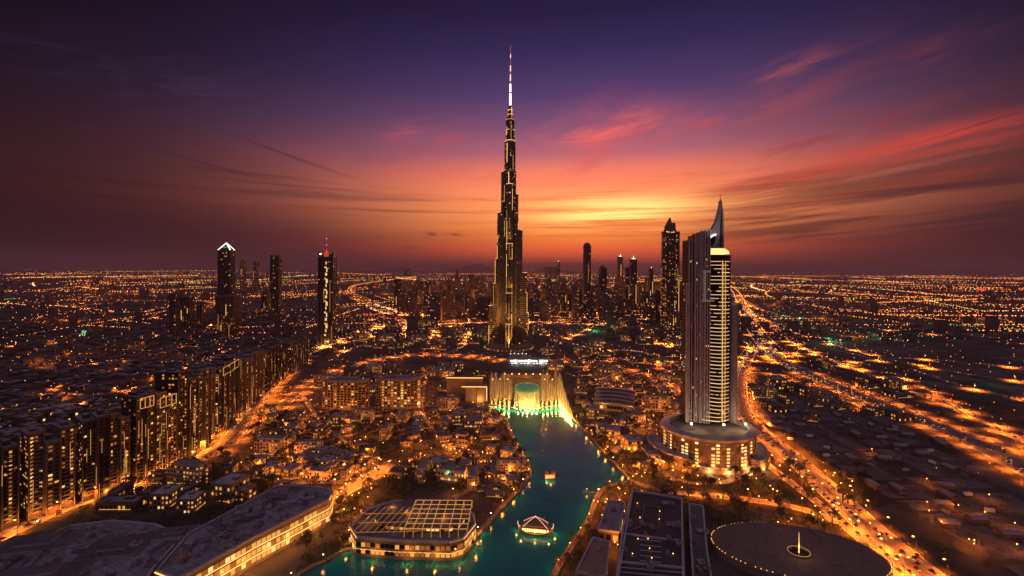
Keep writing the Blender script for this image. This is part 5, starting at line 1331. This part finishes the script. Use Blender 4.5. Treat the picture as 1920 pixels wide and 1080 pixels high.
# low houses over the western plain, the nearest ones each by itself
def house_proto(kind):
    mb = MB(); r2_ = random.Random(kind); rf = (1, 1, 2)[kind % 3]
    w_, d_, h = r2_.uniform(13, 20), r2_.uniform(11, 16), r2_.uniform(5, 8)
    mb.box(0, 0, 0, w_, d_, h, 0, 0, rf, bottom=False)
    if kind % 2: mb.box(w_ * .2, d_ * .1, h, w_ * .45, d_ * .5, 3, 0, 0, rf, bottom=False)
    else: mb.box(w_ * .65, 0, 0, w_ * .4, d_ * .7, h * .7, 0, 0, rf, bottom=False)
    mb.box(-w_ * .25, 0, h, 2.4, 2, 1.4, 0, 0, 1, bottom=False)
    for q in (-1, 1): mb.box(0, q * (d_ / 2 - .2), h, w_, .4, .7, 0, 0, bottom=False)
    o = mb.build('low_house', [stoned, roofm, roofp]); wn = MB()
    c = [(-w_ / 2, -d_ / 2), (w_ / 2, -d_ / 2), (w_ / 2, d_ / 2)]
    for a, b_ in zip(c, c[1:]): windows(wn, a, b_, .8, h - .5, 4, 3.2, .45, .45, .15, .28, .6, rnd=r2_)
    wn.build('window', WIN, o, kind='stuff')
    return o
hp = [house_proto(k) for k in range(4)]
hl_ = ['flat grey roofed house with side extension on the dark western plain', 'flat grey roofed house with a rooftop room on the dark western plain', 'pale roofed house with side extension on the dark western plain', 'broad grey roofed house with rooftop room on the dark western plain']
hused = [False] * 4
cand = []
tries = 0
while len(cand) < 900 and tries < 20000:
    tries += 1
    y = 430 * (4.6 ** rs.random()); x = rs.uniform(-1.25 * y, -470) if rs.random() < .9 else rs.uniform(-470, -430)
    if y > 700 and rs.random() < .2: x = rs.uniform(-1.1 * y, -.45 * y)
    if x > -462 or x < -1.28 * y: continue
    if clear(x, y, 9, tight=.85): cand.append((x, y)); OCC.append((x, y, 9))
cand.sort(key=lambda p: p[1])
for x, y in cand[:100]:
    k = rs.randrange(4); rz = rs.choice((0, .1, math.pi / 2)) + rs.uniform(-.15, .15) - .25
    if not hused[k]:
        hused[k] = True; hp[k].location = (x, y, 0); hp[k].rotation_euler = (0, 0, rz); tag(hp[k], hl_[k], 'house', 'low houses of the western plain, type %s' % ('side wing', 'rooftop room', 'pale side wing', 'broad rooftop room')[k])
    else: copy_tree(hp[k], (x, y, 0), rz, rs.uniform(.8, 1.25))
mb = MB()
for x, y in cand[100:]:
    w_, d_, h = rs.uniform(12, 30), rs.uniform(10, 20), rs.uniform(4, 9); rz = rs.uniform(-.4, .1)
    mb.box(x, y, 0, w_, d_, h, rz, 0, 1 if rs.random() < .7 else 2, bottom=False); mb.box(x, y, h, w_ * .3, d_ * .3, 2, rz, 0, 1, bottom=False)
n_ = 0
while n_ < 2200:                                         # the far city, to the horizon
    y = 1300 * (9 ** (rs.random() ** 1.1)); x = rs.uniform(-1.3, 1.3) * y
    if y < 2000 and abs(x) < 300: continue
    n_ += 1; s_ = (y / 1500) ** .6; h = rs.uniform(5, 14) if rs.random() < .9 else rs.uniform(20, 60)
    rz = rs.uniform(-.5, .5)
    mb.box(x, y, 0, rs.uniform(14, 34) * s_, rs.uniform(12, 24) * s_, h, rz, 0, 1 if rs.random() < .8 else 2, bottom=False)
mw_ = MB(); n_ = 0
while n_ < 380:                                          # mid-rise blocks beyond the towers
    y = rs.uniform(1700, 4200); x = rs.uniform(-.27, .46) * y
    if any((x - a) ** 2 + (y - b_) ** 2 < (c + 25) ** 2 for a, b_, c in OCC): continue
    n_ += 1; w_, d_, h = rs.uniform(24, 50), rs.uniform(24, 44), rs.uniform(18, 95) * (1 if rs.random() < .7 else 1.6); mb.box(x, y, 0, w_, d_, h, 0, 0, 1, bottom=False)
    mb.box(x, y, h, w_ * .5, d_ * .5, 5, 0, 0, 1, bottom=False); windows(mw_, (x - w_ / 2, y - d_ / 2), (x + w_ / 2, y - d_ / 2), 4, h - 2, 8, 7, .5, .4, .6, .13, .8, dark=False, rnd=rs)
mb.build('distant_houses', [mat('far_wall', (.10, .075, .07), .8, .3, .02), roofd, roofm], kind='stuff')
mw_.build('distant_lit_windows', WIN, kind='stuff')

# ============================================================ trees
def tree_proto(kind):
    r2_ = random.Random(40 + kind); root = empty('broadleaf_tree' if kind < 3 else 'palm_tree', (0, 0, 0)); h = (6.5, 8, 5.2, 9)[kind]
    mb = MB()
    mb.bar((0, 0, 0), (.2, .1, h * .5), .3, 0, 6, .2)
    if kind < 3:
        for k in range(5):
            a = k * 1.257 + .3; mb.bar((.2, .1, h * (.38 + .03 * k)), (1.7 * math.cos(a), 1.7 * math.sin(a), h * .68), .12, 0, 4, .05)
    else: mb.bar((.2, .1, h * .5), (.1, .2, h * .95), .2, 0, 6, .16)
    mb.build('trunk', [bark], root)
    mb = MB()
    if kind < 3:
        cl = [(r2_.gauss(0, 1.5), r2_.gauss(0, 1.5), h * (.62 + .3 * r2_.random()), r2_.uniform(.9, 1.7)) for _ in range(11)]
        for x, y, z, rr_ in cl:
            for _ in range(17):
                v = Vector((r2_.gauss(0, 1), r2_.gauss(0, 1), r2_.gauss(0, .8))).normalized() * rr_ * r2_.uniform(.6, 1.05)
                c = Vector((x, y, z)) + v; u = Vector((r2_.gauss(0, 1), r2_.gauss(0, 1), r2_.gauss(0, 1))).normalized(); w_ = u.orthogonal().normalized(); s_ = r2_.uniform(.28, .6)
                mb.quad(tuple(c - u * s_), tuple(c + w_ * s_ * .7), tuple(c + u * s_), tuple(c - w_ * s_ * .7), r2_.random() < .35)
    else:
        for k in range(16):
            a = k * .393 + r2_.uniform(-.1, .1); L = r2_.uniform(2.4, 3.2); up_ = r2_.uniform(.0, .9); prev = Vector((.1, .2, h * .95))
            for j in range(1, 5):
                u = j / 4; p = Vector((.1 + L * u * math.cos(a), .2 + L * u * math.sin(a), h * .95 + up_ * u * 2 - 2.2 * u * u)); sd_v = Vector((-math.sin(a), math.cos(a), -.2)) * (.42 * (1 - u * .7))
                mb.quad(tuple(prev - sd_v), tuple(prev + sd_v), tuple(p + sd_v * .9), tuple(p - sd_v * .9), k % 3 == 0); prev = p
    mb.build('crown', [leaf, leaf2], root)
    return root
tp = [tree_proto(k) for k in range(4)]
tl = ['round dark tree between the old quarter lamps', 'tall spreading dark tree between the old quarter lamps', 'small compact tree between the old quarter lamps', 'palm tree standing beside the promenade or street']
tg = ['round garden trees', 'tall garden trees', 'small garden trees', 'palms along promenade and streets']
tused = [False] * 4
def place_tree(k, x, y, sc):
    if not tused[k]: tused[k] = True; o = tp[k]; o.location = (x, y, 0); o.scale = (sc,) * 3; tag(o, tl[k], 'tree', tg[k])
    else: copy_tree(tp[k], (x, y, 0), rs.uniform(0, 6.28), sc)
def trees(n, region, sc0=.9, sc1=1.7, kinds=(0, 0, 1, 2)):
    m_ = tries = 0
    while m_ < n and tries < n * 30:
        tries += 1; px, py = rs.uniform(region[0], region[2]), rs.uniform(region[1], region[3]); x, y = gp(px, py)
        if in_poly((x, y), LAKE) or not road_clear(x, y, 2.5) or any((x - a) ** 2 + (y - b_) ** 2 < (c * .95 + 1) ** 2 for a, b_, c in OCC): continue
        place_tree(rs.choice(kinds), x, y, rs.uniform(sc0, sc1)); m_ += 1
trees(110, (470, 775, 985, 925), 1.1, 2.1); trees(56, (1090, 740, 1290, 900), 1.1, 2.0); trees(34, (1180, 880, 1450, 960), 1.2, 2.2); trees(26, (1450, 880, 1640, 1000), 1.2, 2.0); trees(40, (200, 850, 560, 970), 1.2, 2.1); trees(12, (1130, 900, 1180, 990), .8, 1.2); trees(26, (560, 925, 760, 1070), .9, 1.5, (0, 1, 2, 3)); trees(10, (1050, 960, 1140, 1075), .8, 1.2, (2, 3)); trees(10, (600, 930, 700, 1030), .9, 1.3)
for ln in (sL, sR):
    for x, y, a in along(ln, 17, 8):
        ox, oy = x - math.sin(a) * 6, y + math.cos(a) * 6
        if y < 800 and 285 < y: place_tree(3, ox, oy, rs.uniform(.8, 1.1))

# low bushes and hedges filling the gaps (uncountable)
mb = MB(); r2_ = random.Random(77)
def bushes(n, region):
    m_ = tr_ = 0
    while m_ < n and tr_ < n * 8:
        tr_ += 1; x, y = gp(r2_.uniform(region[0], region[2]), r2_.uniform(region[1], region[3]))
        if in_poly((x, y), LAKE) or not road_clear0(x, y, 2.5) or any((x - a) ** 2 + (y - b_) ** 2 < (c * .9) ** 2 for a, b_, c in OCC): continue
        m_ += 1; rr_ = r2_.uniform(1.3, 4.4)
        for _ in range(22):
            v = Vector((r2_.gauss(0, 1), r2_.gauss(0, 1), abs(r2_.gauss(0, .7)))).normalized() * rr_ * r2_.uniform(.5, 1.0); u = Vector((r2_.gauss(0, 1), r2_.gauss(0, 1), r2_.gauss(0, 1))).normalized(); w_ = u.orthogonal().normalized(); s_ = r2_.uniform(.4, .9)
            c = Vector((x, y, .3)) + v; mb.quad(tuple(c - u * s_), tuple(c + w_ * s_ * .7), tuple(c + u * s_), tuple(c - w_ * s_ * .7), r2_.random() < .4)
bushes(760, (470, 770, 990, 930)); bushes(260, (1085, 720, 1300, 910)); bushes(160, (1180, 880, 1640, 1000)); bushes(220, (120, 850, 560, 1000)); bushes(120, (560, 640, 930, 770)); bushes(120, (1000, 620, 1290, 740))
bushes(90, (560, 925, 760, 1075)); bushes(40, (1040, 950, 1140, 1075)); bushes(70, (1285, 925, 1420, 1000)); bushes(260, (1500, 740, 1910, 1060)); bushes(120, (1390, 640, 1900, 800))
mb.build('shrubbery', [leaf, leaf2], kind='stuff')

# work yards on the dark lots between the highways: sheds, parked lorries, site lamps
def yard_thing(kind):
    if kind == 0:
        root = empty('site_shed', (0, 0, 0)); mb = MB(); mb.box(0, 0, 0, 14, 8, 3.6); mb.build('wall', [stoned], root)
        mb = MB(); P = [(-7.4, 3.6), (0 - 7.4, 3.6)]; i = 0
        mb.quad((-7.4, -4.4, 3.6), (7.4, -4.4, 3.6), (7.4, 0, 5.4), (-7.4, 0, 5.4)); mb.quad((7.4, 4.4, 3.6), (-7.4, 4.4, 3.6), (-7.4, 0, 5.4), (7.4, 0, 5.4)); mb.build('roof', [roofm], root)
        mb = MB(); mb.box(0, -4.1, 0, 3.4, .2, 2.8); mb.build('door', [steel], root)
    else:
        root = empty('parked_lorry', (0, 0, 0)); mb = MB(); mb.box(-1, 0, 1.1, 6.4, 2.4, 2.6); mb.build('cargo_box', [white if kind == 1 else roofm], root)
        mb = MB(); mb.box(3.4, 0, .8, 2.0, 2.3, 1.9); mb.box(3.2, 0, 2.7, 1.4, 2.2, .4); mb.build('cab', [car_body], root)
        for x in (-3, -1.6, 3.3):
            for q in (-1.1, 1.1): mb = MB(); mb.bar((x, q - .15, .5), (x, q + .15, .5), .5, 0, 8); mb.build('wheel', [polem], root)
    return root
car_body = mat('car_paint_grey', (.12, .11, .11), .35, .3, .01, .3)
ya = [yard_thing(k) for k in range(3)]; yl = ['low pitched roof shed on the dark sand lots between the highways', 'white box lorry parked on the dark sand lots between the highways', 'grey box lorry parked on the dark sand lots between the highways']; yn = [0, 0, 0]
while sum(yn) < 64:
    x, y = rs.uniform(350, 535), 290 + 420 * rs.random()
    if not clear(x, y, 7): continue
    k = rs.choice((0, 0, 1, 2)); rz = rs.choice((-.05, 1.52)) + rs.uniform(-.1, .1); OCC.append((x, y, 7))
    if yn[k] == 0: ya[k].location = (x, y, .7); ya[k].rotation_euler = (0, 0, rz); tag(ya[k], yl[k], ('shed', 'lorry', 'lorry')[k], ('site sheds', 'white lorries', 'grey lorries')[k] + ' on the sand lots')
    else: copy_tree(ya[k], (x, y, .7), rz)
    yn[k] += 1

# ============================================================ street lamps
def lamp_proto(h, arm, headm, r_):
    root = empty('street_lamp', (0, 0, 0)); mb = MB(); mb.bar((0, 0, 0), (0, 0, h), .16, 0, 6, .09); mb.bar((0, 0, 0), (0, 0, .8), .28, 0, 6)
    if arm: mb.path([(0, 0, h), (0, arm * .6, h + .5), (0, arm, h + .5)], .08, 0, 4)
    mb.build('pole', [polem], root)
    mb = MB()
    if arm: mb.box(0, arm, h + .3, r_ * 1.2, r_ * 2, r_ * .7)
    else: mb.ball((0, 0, h + r_ * .8), r_, 0, 6, 4)
    mb.build('lamp_head', [headm], root)
    return root
L_HW = lamp_proto(11, 2.4, lampm, .62); light(L_HW, (0, 2.4, 9.6), (1.0, .205, .014), 46000, 130, (0, .12, -1), 1.0)
L_ST = lamp_proto(6, 0, lampm, .34); light(L_ST, (0, 0, 7.1), (1.0, .24, .022), 3600)
L_WH = lamp_proto(6, 0, lampw, .36); light(L_WH, (0, 0, 7.1), (1.0, .34, .06), 800)
spots = []
for i, rd in enumerate(ROADS):
    for j, (x, y, a) in enumerate(along(rd['p'], rd['lamp'], 5 + i)):
        for sgn in ((-1, 1) if rd['both'] else ((1,) if j % 2 else (-1,))):
            o_ = rd['w'] / 2 + 1.2; lx, ly = x - math.sin(a) * o_ * sgn, y + math.cos(a) * o_ * sgn
            if not in_poly((lx, ly), LAKE): spots.append((lx, ly, a + (math.pi if sgn > 0 else 0), 'H' if rd['w'] > 8 else 'S', rd['glow']))
for ln in (sL, sR, sC):
    for x, y, a in along(ln, 22, 4):
        spots.append((x - math.sin(a) * 2.6, y + math.cos(a) * 2.6, a, 'W' if rs.random() < .45 else 'S', 1.0))
def garden(n, region):
    m_ = tr_ = 0
    while m_ < n and tr_ < n * 20:
        tr_ += 1; x, y = gp(rs.uniform(region[0], region[2]), rs.uniform(region[1], region[3]))
        if in_poly((x, y), LAKE) or any((x - a) ** 2 + (y - b_) ** 2 < (c * .85) ** 2 for a, b_, c in OCC): continue
        spots.append((x, y, 0, 'S', 1.0)); m_ += 1
garden(105, (470, 770, 990, 920)); garden(52, (1085, 720, 1290, 900)); garden(18, (1180, 880, 1460, 960)); garden(12, (1120, 920, 1175, 1060)); garden(18, (1450, 890, 1640, 1010)); garden(16, (630, 920, 700, 1010))
garden(30, (1560, 740, 1920, 1040)); garden(60, (560, 640, 930, 770)); garden(60, (1000, 620, 1290, 740)); garden(30, (640, 605, 920, 650))
spots.sort(key=lambda s_: math.hypot(s_[0], s_[1]))
lab = {'H': 'tall highway street lamp with curved arm and amber head', 'S': 'short amber globe lamp in the lanes and gardens', 'W': 'short white globe lamp on the lake promenade'}
grp = {'H': 'highway street lamps', 'S': 'garden globe lamps', 'W': 'promenade globe lamps'}
pro = {'H': L_HW, 'S': L_ST, 'W': L_WH}; lused = set()
for x, y, a, kd, g in spots[:300]:
    if kd not in lused: lused.add(kd); o = pro[kd]; o.location = (x, y, 0); o.rotation_euler = (0, 0, a); tag(o, lab[kd], 'street lamp', grp[kd])
    else: copy_tree(pro[kd], (x, y, 0), a)
rest = spots[300:]
mb = MB()
far_root_spots = []
for i, (x, y, a, kd, g) in enumerate(rest):
    d = math.hypot(x, y); r_ = max(.4, d * .00062)
    h = 10 if kd == 'H' else 6
    mb.bar((x, y, 0), (x, y, h), .14, 0, 3); mb.octa((x, y, h + r_), r_ * rs.uniform(.7, 1.25), 1 if rs.random() < .82 else 2 if rs.random() < .6 else 3)
lampf = mat('far_lamp_amber', (.4, .3, .2), .4, 0, emit=((1.0, .27, .04), 3.2)); lampfw = mat('far_lamp_warm', (.4, .3, .2), .4, 0, emit=((1.0, .48, .14), 3.8)); lampfr = mat('far_lamp_red', (.4, .1, .1), .4, 0, emit=((1.0, .10, .03), 3.0))
lampfg = mat('far_lamp_green', (.1, .4, .2), .4, 0, emit=((.25, 1.0, .35), 1.6)); lampfy = mat('far_lamp_yellow', (.4, .4, .1), .4, 0, emit=((1.0, .78, .18), 2.4))
more = mb.build('street_lamps_beyond', [polem, lampf, lampfw, lampfr], kind='stuff')
for i, (x, y, a, kd, g) in enumerate(rest):
    d = math.hypot(x, y)
    if kd == 'H' and d < 3600 and (d < 1100 or i % 3 == 0):
        light(more, (x - math.sin(a) * -2, y + math.cos(a) * -2, 10.5), (1.0, .205, .014), 78000 if d < 1100 else 380000, 144, (0, 0, -1), 1.0, 1.0)
    elif kd != 'H' and i % 2 == 0: light(more, (x, y, 7), (1.0, .24, .022), 5600)

# ============================================================ traffic: small cars with their lamps lit
mb = MB()
for rd in ROADS:
    if rd['traffic'] <= .1: continue
    lanes = (-.40, -.25, -.10, .10, .25, .40) if rd['w'] > 20 else (-.25, .25)
    for ln in lanes:
        need = rs.uniform(0, 20)
        for x, y, a in along(rd['p'], 7.0, need):
            if y > 2600 or y < 250 or rs.random() > .30 * rd['traffic'] * (1 if y < 1200 else .7): continue
            ox, oy = x - math.sin(a) * rd['w'] * ln, y + math.cos(a) * rd['w'] * ln
            f = 1 if ln < 0 else -1; c, s_ = math.cos(a) * f, math.sin(a) * f; z = rd['z'] + .02
            k = 2 if y > 1100 else 1
            if y < 1100: mb.box(ox, oy, z + .3, 4.4, 1.8, .7, a, 0, bottom=False); mb.box(ox - c * .2, oy - s_ * .2, z + 1.0, 2.2, 1.6, .55, a, 1, bottom=False)
            rr_ = max(.22, y * .00042)
            for q in (-.6, .6):
                mb.octa((ox + c * 2.3 - s_ * q, oy + s_ * 2.3 + c * q, z + .7 + rr_ * .4), rr_, 2)
                mb.octa((ox - c * 2.3 - s_ * q, oy - s_ * 2.3 + c * q, z + .8 + rr_ * .4), rr_, 3)
mb.build('traffic', [car_body, glass, mat('car_headlamp', (.4, .4, .3), .3, 0, emit=((1.0, .68, .30), 4.0)), mat('car_tail_lamp', (.3, .05, .05), .3, 0, emit=((1.0, .10, .02), 2.6))], kind='stuff')

# ============================================================ lights of the city out to the horizon
mb = MB()
def dot(x, y, z, k=1.0, m_=0):
    d = math.hypot(x, y); mb.octa((x, y, z + d * .0005 * k), d * .00062 * k, m_)
def pick(): return rs.choices((0, 1, 2, 3, 4), (62, 20, 7, 2, 9))[0]
for k in range(290):                                     # strings of lamps along far roads
    d = 1300 * (15 ** rs.random()); x = rs.uniform(-1.25, 1.25) * d; y = d
    if d > 9000 and rs.random() < .45: continue
    if d < 1900 and -500 < x < 900: continue
    a = rs.choice((rs.gauss(0, .35), rs.gauss(0, .35), rs.gauss(1.2, .4), rs.gauss(-1.1, .4))); m_ = pick(); L = rs.uniform(.12, .6) * d; st_ = d * rs.uniform(.0035, .008); curv = rs.uniform(-.00025, .00025) * 2500 / d; t_ = 0
    dens = rs.uniform(.55, 1.0); kk = rs.uniform(.8, 1.35)
    while t_ < L:
        x += math.cos(a) * st_; y += math.sin(a) * st_; a += curv * st_; t_ += st_
        if y < 1250 or rs.random() > dens: continue
        dot(x + rs.gauss(0, 4), y + rs.gauss(0, 4), 9, kk * rs.uniform(.7, 1.3), m_ if rs.random() < .8 else pick())
cl = [(rs.uniform(-1.2, 1.2), 1500 * (12 ** rs.random()), rs.uniform(.02, .12)) for _ in range(70)]
for sl_, d, sp in cl:                                    # lit clusters
    m_ = pick()
    for _ in range(rs.randrange(14, 44)):
        y = d * (1 + rs.gauss(0, sp * 1.6)); x = sl_ * d + rs.gauss(0, sp * d)
        if y > 1250 and not (y < 2000 and -420 < x < 700): dot(x, y, rs.uniform(5, 14), rs.uniform(.6, 1.25), m_ if rs.random() < .6 else pick())
for _ in range(1900):                                    # single lamps
    d = 900 * (22 ** rs.random()); x = rs.uniform(-1.28, 1.28) * d
    if d < 1700 and -470 < x < 600: continue
    dot(x, d, rs.uniform(4, 12), rs.uniform(.45, 1.0), pick())
for _ in range(230):                                     # lamps on the western plain, between its houses
    y = rs.uniform(430, 1300); x = rs.uniform(-1.2 * y, -450)
    if x < -450: dot(x, y, 6, rs.uniform(.6, 1.2), pick())
for _ in range(420):                                     # skyline of lamps at the horizon
    d = rs.uniform(19000, 46000); dot(rs.uniform(-1.28, 1.28) * d, d, rs.uniform(0, 120), rs.uniform(.6, 1.3), rs.choices((0, 1, 2), (5, 2, 3))[0])
citym = mb.build('city_lights', [lampf, lampfw, lampfr, lampfg, lampfy], kind='stuff')
for x, y, c, wv in [(rs.uniform(-1.1, 1.1), rs.uniform(1300, 4200), (1.0, .24, .025), 130000) for _ in range(60)]:
    if y < 1700 and -.3 < x < .5: continue
    light(citym, (x * y, y, 16), c, wv * (y / 2500) ** 1.5, radius=2)
for _ in range(46):
    y = rs.uniform(1650, 3600); light(citym, (rs.uniform(-.24, .42) * y, y, 14), (1.0, .28, .04), 230000 * (y / 2500) ** 1.5, radius=2)
for px, py in ((1470, 592), (1500, 600), (1560, 640), (1115, 620), (1660, 636), (840, 905), (1860, 720), (20, 560)): 
    x, y = gp(px, py); light(citym, (x, y, 10), (.05, .8, .35), 60000 if y > 1200 else 3000, radius=1)
for rx, ry in [(rs.uniform(-1.15, -.75), rs.uniform(470, 1250)) for _ in range(34)]: light(citym, (rx * ry, ry, 9), (1.0, .26, .03), 9000, radius=1)

# ============================================================ the dusk haze
mb = MB(); Hb = B + 300
mb.prism([(-Hb, -900), (Hb, -900), (Hb, Hb), (-Hb, Hb)], -1.0, 905.0, 0, bottom=True)
hz = bpy.data.materials.new('dusk_haze'); hz.use_nodes = True; t = NT(hz.node_tree)
pv = t.n('ShaderNodeVolumePrincipled'); o_ = t.n('ShaderNodeOutputMaterial'); t.t.links.new(pv.outputs[0], o_.inputs['Volume'])
pv.inputs['Density'].default_value = HAZE; pv.inputs['Color'].default_value = (0.84, 0.58, 0.70, 1); pv.inputs['Anisotropy'].default_value = 0.35
pv.inputs['Density Attribute'].default_value = ''; pv.inputs['Color Attribute'].default_value = ''; pv.inputs['Temperature Attribute'].default_value = ''
hzo = mb.build('haze', hz, kind='stuff')
